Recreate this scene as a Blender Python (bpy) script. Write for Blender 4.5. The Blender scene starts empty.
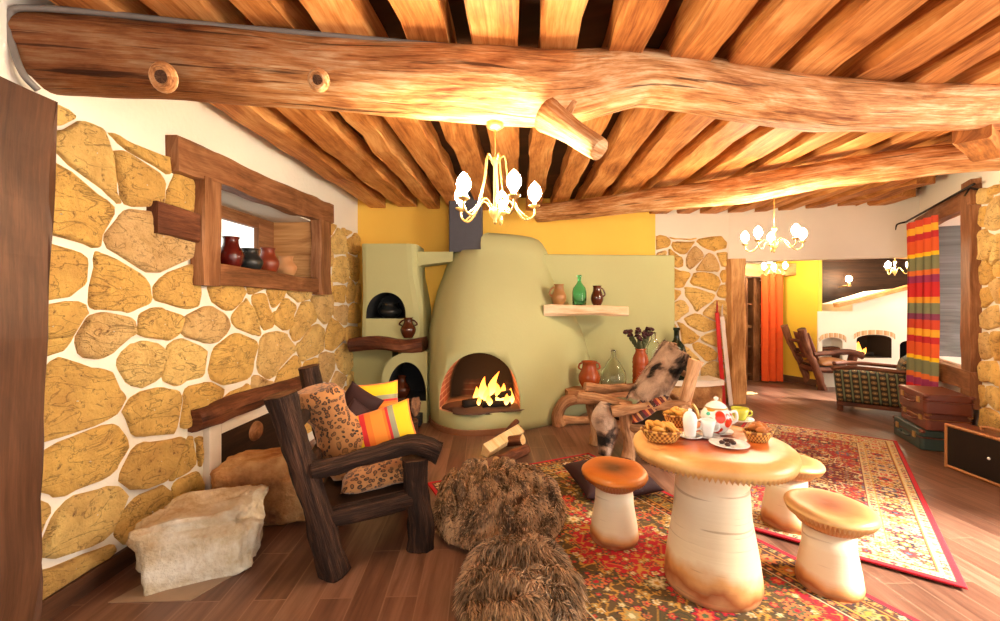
import bpy, math, random
import numpy as np
from mathutils import Vector, Matrix, noise
PI = math.pi
V = Vector
scene = bpy.context.scene
COL = scene.collection
random.seed(7)
K, HY, CH = 440.0, 302.0, 1.46          # focal length (px), horizon row, eye height


def P(px, py, Y):
    return V(((px - 500) / K * Y, Y, CH - (py - HY) / K * Y))


def F(px, py, z=0.0):
    Y = (CH - z) * K / (py - HY)
    return V(((px - 500) / K * Y, Y, z))


def XL(y):
    return -2.18 + .041 * y


def XR(y):
    return 2.08 + .589 * y if y > 3.75 else 4.289


def lin(c):
    return tuple(((x / 255) / 12.92 if x / 255 <= .04045 else ((x / 255 + .055) / 1.055) ** 2.4) for x in c)


# ------------------------------------------------------------------ mesh builder
def crom(pts, m):
    pts = [V(p) for p in pts]
    if len(pts) == 2:
        return [pts[0].lerp(pts[1], i / (m - 1)) for i in range(m)]
    out = []
    n = len(pts) - 1
    for i in range(m):
        t = i / (m - 1) * n
        k = min(int(t), n - 1)
        f = t - k
        p0 = pts[max(k - 1, 0)]; p1 = pts[k]; p2 = pts[k + 1]; p3 = pts[min(k + 2, n)]
        out.append(.5 * ((2 * p1) + (p2 - p0) * f + (2 * p0 - 5 * p1 + 4 * p2 - p3) * f * f + (3 * p1 - p0 - 3 * p2 + p3) * f ** 3))
    return out


def lerpl(vals, t):
    n = len(vals) - 1
    x = t * n
    k = min(int(x), n - 1)
    return vals[k] + (vals[k + 1] - vals[k]) * (x - k)


class MB:
    def __init__(s):
        s.v = []; s.f = []; s.uv = []; s.mi = []; s.sm = []

    def quadstrip(s, rings, uvs, closed=True, mat=0, smooth=True):
        b = len(s.v)
        n = len(rings[0])
        for r in rings:
            s.v.extend([tuple(p) for p in r])
        for i in range(len(rings) - 1):
            for j in range(n if closed else n - 1):
                j2 = (j + 1) % n
                s.f.append((b + i * n + j, b + i * n + j2, b + (i + 1) * n + j2, b + (i + 1) * n + j))
                s.uv.append((uvs(i, j), uvs(i, j + 1), uvs(i + 1, j + 1), uvs(i + 1, j)))
                s.mi.append(mat); s.sm.append(smooth)

    def cap(s, ring, flip=False, mat=0, smooth=False, sc=1.0):
        b = len(s.v)
        c = sum((V(p) for p in ring), V((0, 0, 0))) / len(ring)
        s.v.extend([tuple(p) for p in ring]); s.v.append(tuple(c))
        n = len(ring)
        R = (V(ring[0]) - c).length or 1
        for j in range(n):
            j2 = (j + 1) % n
            a0 = 2 * PI * j / n; a1 = 2 * PI * (j + 1) / n
            t = (b + j, b + j2, b + n)
            u = ((R * math.cos(a0) * sc, R * math.sin(a0) * sc), (R * math.cos(a1) * sc, R * math.sin(a1) * sc), (0, 0))
            if flip:
                t = t[::-1]; u = u[::-1]
            s.f.append(t); s.uv.append(u); s.mi.append(mat); s.sm.append(smooth)

    def tube(s, pts, rad, n=12, m=None, wob=0.0, seed=0, mat=0, capmat=None, fr=2.0, fs=3.0, flat=1.0, caps=True, smooth=True):
        if not isinstance(rad, (list, tuple)):
            rad = [rad, rad]
        if m is None:
            m = 2 if (len(pts) == 2 and wob == 0) else max(6, 4 * len(pts))
        C = crom(pts, m)
        T = [(C[min(i + 1, m - 1)] - C[max(i - 1, 0)]).normalized() for i in range(m)]
        up = V((0, 0, 1)) if abs(T[0].z) < .9 else V((1, 0, 0))
        A = T[0].cross(up).normalized()
        rings = []; L = 0; Ls = []
        so = V((seed * 3.17, seed * 1.31, seed * 7.7))
        for i in range(m):
            A = (A - T[i] * A.dot(T[i])).normalized()
            B = T[i].cross(A).normalized()
            if i:
                L += (C[i] - C[i - 1]).length
            Ls.append(L)
            r0 = lerpl(rad, i / (m - 1))
            ring = []
            for j in range(n):
                a = 2 * PI * j / n
                r = r0
                if wob:
                    q = V((math.cos(a) * fr * .5, math.sin(a) * fr * .5, L * fs)) + so
                    r *= 1 + wob * (noise.noise(q) + .5 * noise.noise(q * 2.3))
                ring.append(C[i] + A * (math.cos(a) * r) + B * (math.sin(a) * r * flat))
            rings.append(ring)
        rm = max(rad)
        s.quadstrip(rings, lambda i, j: (Ls[i], j / n * 2 * PI * rm), True, mat, smooth)
        if caps:
            cm = mat if capmat is None else capmat
            s.cap(rings[0], True, cm); s.cap(rings[-1], False, cm)
        return s

    def bar(s, p0, p1, w, h, up=(0, 0, 1), wob=0.0, seed=0, m=None, ch=.08, mat=0, w1=None, h1=None, mid=None):
        """a plank or squared timber from p0 to p1, chamfered; w across, h along up"""
        p0 = V(p0); p1 = V(p1)
        T = (p1 - p0).normalized()
        A = T.cross(V(up)).normalized(); B = A.cross(T).normalized()
        if m is None:
            m = 2 if wob == 0 else max(4, int((p1 - p0).length / .12) + 2)
        w1 = w1 or w; h1 = h1 or h
        c = ch * min(w, h)
        rings = []
        L = (p1 - p0).length
        so = V((seed * 5.1, seed * 2.7, 0))
        for i in range(m):
            t = i / (m - 1)
            W = (w + (w1 - w) * t) / 2; H = (h + (h1 - h) * t) / 2
            cs = [(-W + c, -H), (W - c, -H), (W, -H + c), (W, H - c), (W - c, H), (-W + c, H), (-W, H - c), (-W, -H + c)]
            o = p0 + T * (L * t)
            if mid is not None:
                o += V(mid) * (4 * t * (1 - t))
            ring = []
            for k, (a, b) in enumerate(cs):
                if wob:
                    q = V((t * L * 2.2, (k // 2) * 3.3, 0)) + so
                    a += wob * noise.noise(q); b += wob * noise.noise(q + V((9, 9, 9)))
                ring.append(o + A * a + B * b)
            rings.append(ring)
        per = [0, w - 2 * c, w, w + h - 2 * c, w + h, 2 * w + h, 2 * w + h, 2 * w + 2 * h, 2 * w + 2 * h]
        s.quadstrip(rings, lambda i, j: (L * i / (m - 1), per[j]), True, mat, False)
        s.cap(rings[0], True, mat); s.cap(rings[-1], False, mat)
        return s

    def lathe(s, prof, c=(0, 0, 0), n=24, mat=0, R=None, fn=None, smooth=True, sx=1.0, sy=1.0, mats=None):
        c = V(c)
        rings = []; Ls = [0]
        for i, (r, z) in enumerate(prof):
            if i:
                Ls.append(Ls[-1] + math.hypot(r - prof[i - 1][0], z - prof[i - 1][1]))
            ring = []
            for j in range(n):
                a = 2 * PI * j / n
                rr, zz = r, z
                if fn:
                    rr, zz = fn(i, j, a, r, z)
                p = V((rr * math.cos(a) * sx, rr * math.sin(a) * sy, zz))
                if R is not None:
                    p = R @ p
                ring.append(c + p)
            rings.append(ring)
        if mats is None:
            s.quadstrip(rings, lambda i, j: (j / n, Ls[i]), True, mat, smooth)
        else:
            for i in range(len(rings) - 1):
                s.quadstrip(rings[i:i + 2], lambda a, j, i=i: (j / n, Ls[i + a]), True, mats[i], smooth)
        return s

    def grid(s, fn, nu, nv, mat=0, smooth=True, uvf=None):
        rings = [[fn(i / nu, j / nv) for j in range(nv + 1)] for i in range(nu + 1)]
        uvf = uvf or (lambda u, v: (u, v))
        s.quadstrip(rings, lambda i, j: uvf(i / nu, j / nv), False, mat, smooth)
        return s

    def blob(s, c, r, seed=0, wob=.15, n=20, m=12, fr=1.6, mat=0, R=None, sq=1.0):
        """a closed lumpy ellipsoid"""
        c = V(c)
        so = V((seed * 4.3, seed * 1.9, seed * 2.2))

        def fn(u, v):
            th = PI * u; ph = 2 * PI * v
            d = V((math.sin(th) * math.cos(ph), math.sin(th) * math.sin(ph), math.cos(th)))
            e = V(tuple(math.copysign(abs(x) ** sq, x) for x in d))
            k = 1 + wob * (noise.noise(d * fr + so) + .5 * noise.noise(d * fr * 2.2 + so) + .25 * noise.noise(d * fr * 5 + so))
            p = V((e.x * r[0], e.y * r[1], e.z * r[2])) * k
            if R is not None:
                p = R @ p
            return c + p
        rings = [[fn(i / m, j / n) for j in range(n)] for i in range(m + 1)]
        s.quadstrip(rings, lambda i, j: (j / n, i / m), True, mat, True)
        return s

    def poly(s, pts, mat=0, uvs=None, smooth=False):
        b = len(s.v)
        s.v.extend([tuple(p) for p in pts])
        s.f.append(tuple(range(b, b + len(pts))))
        s.uv.append(tuple(uvs or [(p[0], p[1]) for p in pts])); s.mi.append(mat); s.sm.append(smooth)
        return s

    def prism(s, outline, d, mat=0, smooth=False):
        """outline (3D loop) extruded by vector d, closed"""
        d = V(d); n = len(outline)
        a = [V(p) for p in outline]; b = [p + d for p in a]
        s.quadstrip([a, b], lambda i, j: (j * .1, i * d.length), True, mat, smooth)
        uv = [((p - a[0]).length, p.z) for p in a]
        s.poly(a[::-1], mat, uv[::-1]); s.poly(b, mat, uv)
        return s

    def build(s, name, mats, parent=None, bevel=0, sub=0, weld=True):
        me = bpy.data.meshes.new(name)
        me.from_pydata(s.v, [], s.f)
        if not isinstance(mats, (list, tuple)):
            mats = [mats]
        for m in mats:
            me.materials.append(m)
        me.polygons.foreach_set('material_index', s.mi)
        me.polygons.foreach_set('use_smooth', s.sm)
        ul = me.uv_layers.new(name='UVMap')
        flat = [c for f in s.uv for u in f for c in u]
        ul.data.foreach_set('uv', flat)
        if weld:
            import bmesh
            bm = bmesh.new(); bm.from_mesh(me)
            bmesh.ops.remove_doubles(bm, verts=bm.verts, dist=1e-5)
            bm.to_mesh(me); bm.free()
        me.update()
        o = bpy.data.objects.new(name, me)
        COL.objects.link(o)
        if bevel:
            b = o.modifiers.new('b', 'BEVEL'); b.width = bevel; b.segments = 2; b.limit_method = 'ANGLE'
        if sub:
            b = o.modifiers.new('s', 'SUBSURF'); b.levels = sub; b.render_levels = sub
        if parent is not None:
            put(o, parent)
        return o


def put(o, parent):
    o.parent = parent
    o.matrix_parent_inverse = Matrix.Translation(parent.location).inverted() if parent.type == 'EMPTY' else Matrix.Identity(4)


def tag(o, label, cat, group=None):
    o['label'] = label; o['category'] = cat
    if group:
        o['group'] = group
    return o


def struct(o):
    o['kind'] = 'structure'
    return o


def thing(name, label, cat, loc=(0, 0, 0), group=None):
    o = bpy.data.objects.new(name, None)
    COL.objects.link(o)
    o.location = loc; o.empty_display_size = .05
    return tag(o, label, cat, group)


def kids(o):
    return [c for c in COL.objects if c.parent == o]


def copy_tree(o, parent=None):
    c = o.copy(); COL.objects.link(c)
    if parent is not None:
        c.parent = parent
    for k in kids(o):
        copy_tree(k, c)
    return c


# ------------------------------------------------------------------ materials
class G:
    def __init__(s, name):
        s.m = bpy.data.materials.new(name); s.m.use_nodes = True
        s.nt = s.m.node_tree; s.nt.nodes.clear()
        s.out = s.nt.nodes.new('ShaderNodeOutputMaterial')
        s.b = s.nt.nodes.new('ShaderNodeBsdfPrincipled')
        s.nt.links.new(s.b.outputs[0], s.out.inputs[0])

    def set(s, sock, v):
        if isinstance(v, bpy.types.NodeSocket):
            s.nt.links.new(v, sock)
        elif isinstance(v, bpy.types.Node):
            s.nt.links.new(v.outputs[0], sock)
        else:
            if hasattr(sock.default_value, '__len__') and len(sock.default_value) == 4 and len(v) == 3:
                v = (*v, 1)
            sock.default_value = v

    def n(s, t, ins=None, **props):
        nd = s.nt.nodes.new('ShaderNode' + t)
        for k, v in props.items():
            setattr(nd, k, v)
        for k, v in (ins or {}).items():
            s.set(nd.inputs[k], v)
        return nd

    def math(s, op, a, b=0.0):
        return s.n('Math', {0: a, 1: b}, operation=op).outputs[0]

    def ramp(s, fac, stops, interp='LINEAR'):
        r = s.n('ValToRGB', {0: fac})
        r.color_ramp.interpolation = interp
        e = r.color_ramp.elements
        while len(e) < len(stops):
            e.new(.5)
        for i, (p, c) in enumerate(stops):
            e[i].position = p; e[i].color = (*c, 1)
        return r.outputs[0]

    def mix(s, f, a, b, mode='MIX'):
        m = s.n('Mix', data_type='RGBA', blend_type=mode)
        s.set(m.inputs[0], f); s.set(m.inputs[6], a); s.set(m.inputs[7], b)
        return m.outputs[2]

    def bump(s, h, st=.3, d=.02):
        s.set(s.b.inputs['Normal'], s.n('Bump', {'Strength': st, 'Distance': d, 'Height': h}).outputs[0])

    def fin(s, col=None, rough=.6, **kw):
        if col is not None:
            s.set(s.b.inputs['Base Color'], col)
        s.set(s.b.inputs['Roughness'], rough)
        for k, v in kw.items():
            s.set(s.b.inputs[k.replace('_', ' ')], v)
        return s.m


def rgb(*c):
    return lin(c)


def wood(name, dark, mid, light, su=1.5, sv=16, rough=.6, bump=.35, big=.4, cracks=.0):
    g = G(name)
    uv = g.n('UVMap')
    rnd = g.math('MULTIPLY', g.n('ObjectInfo').outputs['Random'], 37.0)
    off = g.n('CombineXYZ', {0: rnd, 1: rnd, 2: rnd})

    def nz(a, b, det, dist, ro=.6):
        mp = g.n('Mapping', {0: uv.outputs[0], 1: off, 3: (a, b, 1)})
        return g.n('TexNoise', {'Vector': mp, 'Scale': 1.0, 'Detail': det, 'Roughness': ro, 'Distortion': dist}).outputs[0]
    n1 = nz(su, sv, 6, .9)
    n2 = nz(su * .9, sv * .2, 4, 1.2)
    n4 = nz(su * 4, sv * 5, 3, .3, .7)
    f = g.math('ADD', g.math('MULTIPLY', n1, .75 - big), g.math('MULTIPLY', n2, big))
    f = g.math('ADD', f, g.math('MULTIPLY', n4, .25))
    col = g.ramp(f, [(.38, dark), (.5, mid), (.61, light)])
    if cracks:
        n3 = nz(su * .45, sv * .9, 4, .5)
        ck = g.ramp(n3, [(.33, (1, 1, 1)), (.385, (0, 0, 0))])
        col = g.mix(g.math('MULTIPLY', ck, cracks), col, tuple(x * .25 for x in dark))
        n5 = nz(su * .8, sv * 2.6, 2, .6)
        ck2 = g.ramp(n5, [(.30, (1, 1, 1)), (.36, (0, 0, 0))])
        col = g.mix(g.math('MULTIPLY', ck2, cracks), col, tuple(x * .5 for x in dark))
    g.bump(f, bump, .03)
    return g.fin(col, rough, Specular_IOR_Level=.25 if rough > .5 else .5)


def plaster(name, c, var=.08, bump=.15, rough=.85):
    g = G(name)
    tc = g.n('TexCoord').outputs['Object']
    n1 = g.n('TexNoise', {'Vector': tc, 'Scale': 1.7, 'Detail': 5})
    n2 = g.n('TexNoise', {'Vector': tc, 'Scale': 28.0, 'Detail': 4})
    col = g.mix(n1.outputs[0], tuple(x * (1 - var) for x in c), tuple(min(1, x * (1 + var)) for x in c))
    g.bump(n2.outputs[0], bump, .01)
    return g.fin(col, rough)


def simple(name, c, rough=.5, metal=0, **kw):
    g = G(name)
    tc = g.n('TexCoord').outputs['Object']
    n1 = g.n('TexNoise', {'Vector': tc, 'Scale': 14.0, 'Detail': 4})
    col = g.mix(n1.outputs[0], tuple(x * .82 for x in c), tuple(min(1, x * 1.15) for x in c))
    return g.fin(col, rough, Metallic=metal, **kw)


def glow(name, c, st):
    g = G(name)
    return g.fin(c, .5, Emission_Color=c, Emission_Strength=st)


def glass(name, c, rough=.05, tr=1.0, ior=1.3):
    g = G(name)
    g.fin(c, rough, Transmission_Weight=tr, IOR=ior)
    return g.m


M = {}
M['beam'] = wood('peeled_log', rgb(128, 66, 28), rgb(206, 144, 88), rgb(238, 204, 160), 2.2, 21, .6, .9, .35, .85)
_g = M['beam'].node_tree
def weathered(name):
    m = M['beam'].copy(); m.name = name
    nt = m.node_tree
    b = [n for n in nt.nodes if n.type == 'BSDF_PRINCIPLED'][0]
    src = b.inputs['Base Color'].links[0].from_socket
    uv = nt.nodes.new('ShaderNodeUVMap'); sp = nt.nodes.new('ShaderNodeSeparateXYZ'); nt.links.new(uv.outputs[0], sp.inputs[0])
    nz = nt.nodes.new('ShaderNodeTexNoise'); nz.inputs['Scale'].default_value = 3.0; nz.inputs['Detail'].default_value = 5
    nt.links.new(uv.outputs[0], nz.inputs['Vector'])
    ad = nt.nodes.new('ShaderNodeMath'); ad.operation = 'MULTIPLY_ADD'; ad.inputs[1].default_value = 1.6
    nt.links.new(nz.outputs[0], ad.inputs[0]); nt.links.new(sp.outputs[0], ad.inputs[2])
    rp = nt.nodes.new('ShaderNodeValToRGB'); rp.color_ramp.elements[0].position = .0; rp.color_ramp.elements[1].position = 1.0
    mr = nt.nodes.new('ShaderNodeMapRange'); mr.inputs['From Min'].default_value = 1.2; mr.inputs['From Max'].default_value = 3.0
    nt.links.new(ad.outputs[0], mr.inputs['Value'])
    mx = nt.nodes.new('ShaderNodeMix'); mx.data_type = 'RGBA'; mx.blend_type = 'MULTIPLY'; mx.inputs[0].default_value = 1.0
    cr = nt.nodes.new('ShaderNodeValToRGB'); cr.color_ramp.elements[0].color = (.36, .27, .22, 1); cr.color_ramp.elements[1].color = (1, 1, 1, 1)
    nt.links.new(mr.outputs[0], cr.inputs[0]); nt.links.new(src, mx.inputs[6]); nt.links.new(cr.outputs[0], mx.inputs[7])
    nt.links.new(mx.outputs[2], b.inputs['Base Color'])
    return m
M['beamdark'] = weathered('peeled_log_bark_end')
M['joist'] = wood('sawn_joist', rgb(136, 74, 32), rgb(196, 126, 64), rgb(222, 164, 100), 1.2, 13, .6, .3, .45, .35)
M['roof'] = wood('roof_boards', rgb(40, 20, 8), rgb(66, 35, 14), rgb(92, 50, 22), 1.0, 8, .7, .2)
M['plank'] = wood('brown_plank', rgb(60, 34, 19), rgb(86, 52, 31), rgb(110, 71, 46), 1.0, 14, .5, .2, .5, .1)
M['frame'] = wood('window_timber', rgb(90, 52, 28), rgb(130, 84, 52), rgb(160, 112, 76), 1.4, 14, .55, .25, .5, .2)
M['post'] = wood('pale_post', rgb(150, 100, 56), rgb(200, 148, 94), rgb(224, 180, 126), 1.2, 12, .6, .3, .5, .2)
M['bark'] = wood('dark_branch', rgb(20, 11, 7), rgb(48, 29, 19), rgb(92, 60, 42), 2.2, 30, .75, .9, .4, .5)
M['logend'] = wood('log_end', rgb(50, 30, 20), rgb(92, 60, 40), rgb(130, 92, 62), 12, 12, .7, .3)
M['drift'] = wood('driftwood', rgb(104, 66, 40), rgb(172, 124, 86), rgb(216, 172, 130), 2.0, 18, .65, .6, .5, .4)
M['bench'] = wood('bench_board', rgb(128, 80, 48), rgb(178, 124, 82), rgb(206, 156, 112), 1.4, 14, .6, .4, .5, .2)
M['paleshelf'] = wood('pale_board', rgb(196, 160, 122), rgb(222, 192, 158), rgb(238, 214, 186), 1.4, 10, .6, .3)
M['darkwood'] = wood('dark_boards', rgb(24, 13, 8), rgb(44, 25, 14), rgb(66, 40, 22), 1.2, 12, .6, .3)
M['greywood'] = wood('grey_boards', rgb(92, 94, 94), rgb(122, 125, 126), rgb(148, 152, 152), 1.2, 10, .7, .2)
M['shelfbark'] = wood('red_brown_log', rgb(52, 26, 16), rgb(98, 54, 34), rgb(134, 84, 56), 1.6, 14, .6, .5, .5, .3)
M['white'] = plaster('white_plaster', rgb(226, 214, 200))
M['mortar'] = plaster('white_mortar', rgb(238, 230, 216), .06, .5)
M['yellow'] = plaster('yellow_plaster', rgb(238, 192, 82))
M['yellow2'] = plaster('golden_plaster', rgb(236, 192, 60))
M['green'] = plaster('sage_plaster', rgb(180, 180, 132), .05, .12)
M['recess'] = plaster('recess_plaster', rgb(214, 206, 190))
M['hearthwhite'] = plaster('whitewash', rgb(246, 240, 228))
M['flue'] = simple('flue_metal', rgb(70, 70, 82), .55)
M['plinth'] = simple('plinth_stone', rgb(140, 92, 62), .5)
M['ovendark'] = simple('oven_dark', rgb(34, 36, 40), .8)
M['iron'] = simple('black_iron', rgb(40, 32, 28), .5, .6)
M['brass'] = simple('aged_brass', rgb(206, 168, 104), .35, .7)
M['cable'] = simple('grey_cable', rgb(120, 112, 106), .5)
M['china'] = simple('white_china', rgb(240, 238, 234), .18)
M['terra'] = simple('terracotta_glaze', rgb(150, 66, 26), .25)
M['redclay'] = simple('red_clay', rgb(128, 52, 30), .35)
M['darkred'] = simple('oxblood_glaze', rgb(88, 22, 16), .2)
M['blackclay'] = simple('black_clay', rgb(34, 36, 36), .35)
M['tanclay'] = simple('tan_clay', rgb(196, 140, 92), .6)
M['brownglaze'] = simple('brown_glaze', rgb(78, 36, 18), .2)
M['speckle'] = simple('mottled_brown_glaze', rgb(158, 112, 66), .35)
M['gglass'] = glass('green_glass', rgb(170, 236, 206))
M['cglass'] = glass('clear_glass', rgb(246, 252, 248), .02, 1.0, 1.4)
M['dglass'] = simple('dark_green_glass', rgb(20, 34, 22), .08)
M['pane'] = glass('window_glass', (1, 1, 1), 0, 1.0, 1.05)
M['bulb'] = glow('lit_bulb', (1.0, .82, .54), 300)
M['velvet'] = simple('maroon_velvet', rgb(44, 8, 16), .75)
M['orange'] = simple('orange_cloth', rgb(222, 84, 20), .8)
M['pastry'] = simple('golden_pastry', rgb(226, 160, 66), .5)
M['bread'] = simple('brown_bread', rgb(186, 110, 44), .55)
M['choc'] = simple('chocolate', rgb(60, 26, 16), .4)
M['paleface'] = wood('split_wood', rgb(206, 160, 96), rgb(232, 196, 138), rgb(244, 216, 166), 1.5, 14, .7, .3)
M['leather'] = simple('brown_leather', rgb(104, 50, 34), .35)
M['leather2'] = simple('red_brown_leather', rgb(112, 58, 44), .4)
M['teal'] = simple('teal_leather', rgb(48, 66, 62), .4)
M['blackcase'] = simple('black_case', rgb(16, 14, 14), .45)
M['tan'] = simple('tan_edge', rgb(168, 112, 66), .5)
M['redski'] = simple('red_ski', rgb(190, 30, 34), .3)
M['whiteski'] = simple('white_ski', rgb(222, 206, 200), .3)
M['petal'] = simple('dry_petals', rgb(62, 22, 26), .8)
M['stemgreen'] = simple('dry_stems', rgb(74, 80, 50), .8)
M['greencup'] = simple('lime_glaze', rgb(200, 200, 70), .25)
M['ash'] = simple('ash', rgb(92, 66, 52), .9)
M['charwood'] = simple('charred_wood', rgb(30, 20, 15), .9)


def m_stone():
    g = G('yellow_rubble')
    tc = g.n('TexCoord').outputs['Object']
    isl = g.n('NewGeometry').outputs['Random Per Island']
    off = g.n('VectorMath', {0: tc, 1: g.n('CombineXYZ', {0: g.math('MULTIPLY', isl, 13.0), 1: isl, 2: isl})}, operation='ADD')
    n1 = g.n('TexNoise', {'Vector': off, 'Scale': 6.0, 'Detail': 9, 'Roughness': .66, 'Distortion': .5})
    n2 = g.n('TexNoise', {'Vector': off, 'Scale': 30.0, 'Detail': 7, 'Roughness': .7})
    n3 = g.n('TexNoise', {'Vector': g.n('Mapping', {0: off, 3: (3, 3, 9)}), 'Scale': 1.0, 'Detail': 5, 'Distortion': 1.5})
    base = g.ramp(isl, [(0, rgb(222, 178, 98)), (.35, rgb(236, 190, 100)), (.7, rgb(240, 204, 126)), (1, rgb(222, 184, 126))])
    c2 = g.mix(g.ramp(n1.outputs[0], [(.36, (0, 0, 0)), (.58, (1, 1, 1))]), g.mix(.5, base, rgb(186, 134, 66)), base)
    c3 = g.mix(g.ramp(n2.outputs[0], [(.30, (1, 1, 1)), (.42, (0, 0, 0))]), c2, rgb(112, 70, 32))
    ck = g.ramp(n3.outputs[0], [(.485, (0, 0, 0)), (.5, (1, 1, 1)), (.515, (0, 0, 0))])
    c3 = g.mix(g.math('MULTIPLY', ck, .55), c3, rgb(110, 70, 34))
    h = g.math('ADD', g.math('MULTIPLY', n1.outputs[0], .7), g.math('MULTIPLY', n2.outputs[0], .45))
    h = g.math('SUBTRACT', h, g.math('MULTIPLY', ck, .1))
    g.bump(h, 1.0, .06)
    return g.fin(c3, .85)


M['stone'] = m_stone()


def m_rock(name, lo, hi, dk):
    g = G(name)
    tc = g.n('TexCoord').outputs['Object']
    n1 = g.n('TexNoise', {'Vector': tc, 'Scale': 4.0, 'Detail': 9, 'Roughness': .65})
    n2 = g.n('TexVoronoi', {'Vector': tc, 'Scale': 9.0}, feature='DISTANCE_TO_EDGE')
    n3 = g.n('TexNoise', {'Vector': tc, 'Scale': 40.0, 'Detail': 5})
    c = g.ramp(n1.outputs[0], [(.32, dk), (.48, lo), (.62, hi)])
    h = g.math('ADD', n1.outputs[0], g.math('MULTIPLY', n3.outputs[0], .3))
    g.bump(h, .9, .05)
    return g.fin(c, .85)


M['whiterock'] = m_rock('pale_limestone', rgb(214, 192, 158), rgb(236, 224, 204), rgb(176, 138, 92))
M['tanrock'] = m_rock('tan_sandstone', rgb(178, 124, 72), rgb(206, 160, 106), rgb(120, 74, 40))


def m_floor():
    g = G('plank_floor')
    tc = g.n('TexCoord').outputs['Object']
    mp = g.n('Mapping', {0: tc, 2: (0, 0, PI / 2 - .04), 3: (1, 1, 1)})
    br = g.n('TexBrick', {'Vector': mp, 'Color1': (.1, .1, .1), 'Color2': (.9, .9, .9), 'Mortar': (.5, .5, .5), 'Scale': 1.0, 'Mortar Size': .0035, 'Brick Width': 1.1, 'Row Height': .16, 'Bias': 0.0}, offset=.37)
    mp2 = g.n('Mapping', {0: tc, 3: (22, 1.6, 1)})
    n1 = g.n('TexNoise', {'Vector': mp2, 'Scale': 1.0, 'Detail': 6, 'Roughness': .6, 'Distortion': .6})
    f = g.math('ADD', g.math('MULTIPLY', n1.outputs[0], .7), g.math('MULTIPLY', br.outputs[0], .3))
    c = g.ramp(f, [(.25, rgb(80, 50, 38)), (.5, rgb(116, 79, 61)), (.75, rgb(152, 113, 91))])
    c = g.mix(br.outputs['Fac'], c, rgb(140, 104, 82))
    g.bump(g.math('SUBTRACT', g.math('MULTIPLY', n1.outputs[0], .3), br.outputs['Fac']), .25, .01)
    return g.fin(c, .33)


M['floor'] = m_floor()


def m_leopard():
    g = G('leopard_print')
    tc = g.n('TexCoord').outputs['Object']
    w = g.n('TexNoise', {'Vector': tc, 'Scale': 9.0, 'Detail': 2})
    mv = g.n('VectorMath', {0: tc, 1: g.n('VectorMath', {0: w.outputs[1], 'Scale': .06}, operation='SCALE').outputs[0]}, operation='ADD')
    vo = g.n('TexVoronoi', {'Vector': mv, 'Scale': 38.0, 'Randomness': .95})
    ring = g.ramp(vo.outputs['Distance'], [(.0, rgb(140, 86, 40)), (.25, rgb(130, 80, 36)), (.32, rgb(40, 24, 14)), (.42, rgb(44, 26, 14)), (.5, rgb(178, 120, 66))])
    n2 = g.n('TexNoise', {'Vector': tc, 'Scale': 3.5, 'Detail': 2})
    c = g.mix(g.ramp(n2.outputs[0], [(.5, (0, 0, 0)), (.62, (1, 1, 1))]), ring, rgb(186, 128, 70))
    return g.fin(c, .8, Sheen_Weight=.3)


M['leopard'] = m_leopard()


def m_stripe(name, stops, axis=0, rep=1.0, rough=.75, check=None, sheen=.15):
    g = G(name)
    uv = g.n('SeparateXYZ', {0: g.n('UVMap').outputs[0]})
    f = g.math('FRACT', g.math('MULTIPLY', uv.outputs[axis], rep))
    c = g.ramp(f, stops, 'CONSTANT')
    if check:
        f2 = g.math('FRACT', g.math('MULTIPLY', uv.outputs[1 - axis], check[0]))
        c = g.mix(check[2], c, g.ramp(f2, check[1], 'CONSTANT'), 'MULTIPLY')
    wv = g.n('TexNoise', {'Vector': g.n('UVMap').outputs[0], 'Scale': 160.0})
    g.bump(wv.outputs[0], .15, .004)
    return g.fin(c, rough, Sheen_Weight=sheen)


Yl, Or, Rd, Gr, Pk, Ol = rgb(242, 196, 10), rgb(236, 118, 24), rgb(206, 30, 34), rgb(150, 146, 120), rgb(150, 40, 90), rgb(176, 170, 30)
M['stripes'] = m_stripe('striped_cotton', [(0, Pk), (.10, Ol), (.2, Yl), (.24, Rd), (.32, Or), (.40, rgb(240, 140, 40)), (.58, Or), (.62, Rd), (.66, Gr), (.74, Yl), (.84, Yl), (.97, Or)])
M['plaid'] = m_stripe('plaid_curtain', [(0, Rd), (.08, rgb(150, 40, 90)), (.15, rgb(222, 110, 40)), (.2, rgb(124, 126, 88)), (.33, Yl), (.37, rgb(220, 90, 30)), (.5, rgb(190, 30, 40)), (.56, rgb(236, 176, 40)), (.63, rgb(210, 70, 40)), (.72, rgb(130, 50, 90)), (.78, rgb(124, 130, 96)), (.88, rgb(230, 160, 40)), (.94, Rd)], 1, 1.0)
M['lining'] = simple('curtain_lining', rgb(232, 190, 130), .8)


def m_uphol():
    g = G('woven_upholstery')
    uv = g.n('UVMap').outputs[0]
    sx = g.n('SeparateXYZ', {0: uv})
    f = g.math('FRACT', g.math('MULTIPLY', sx.outputs[0], 11.0))
    h = g.math('FRACT', g.math('MULTIPLY', sx.outputs[1], 15.0))
    dx = g.math('SUBTRACT', f, .5); dy = g.math('SUBTRACT', h, .5)
    d = g.math('SQRT', g.math('ADD', g.math('MULTIPLY', dx, dx), g.math('MULTIPLY', dy, dy)))
    dots = g.ramp(d, [(0, rgb(176, 150, 96)), (.12, rgb(60, 40, 26)), (.2, rgb(150, 112, 66)), (.3, rgb(40, 36, 26))], 'CONSTANT')
    c = g.mix(g.ramp(f, [(0, (1, 1, 1)), (.1, (0, 0, 0)), (.9, (1, 1, 1))], 'CONSTANT'), dots, rgb(96, 104, 74))
    return g.fin(c, .85)


M['uphol'] = m_uphol()


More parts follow.
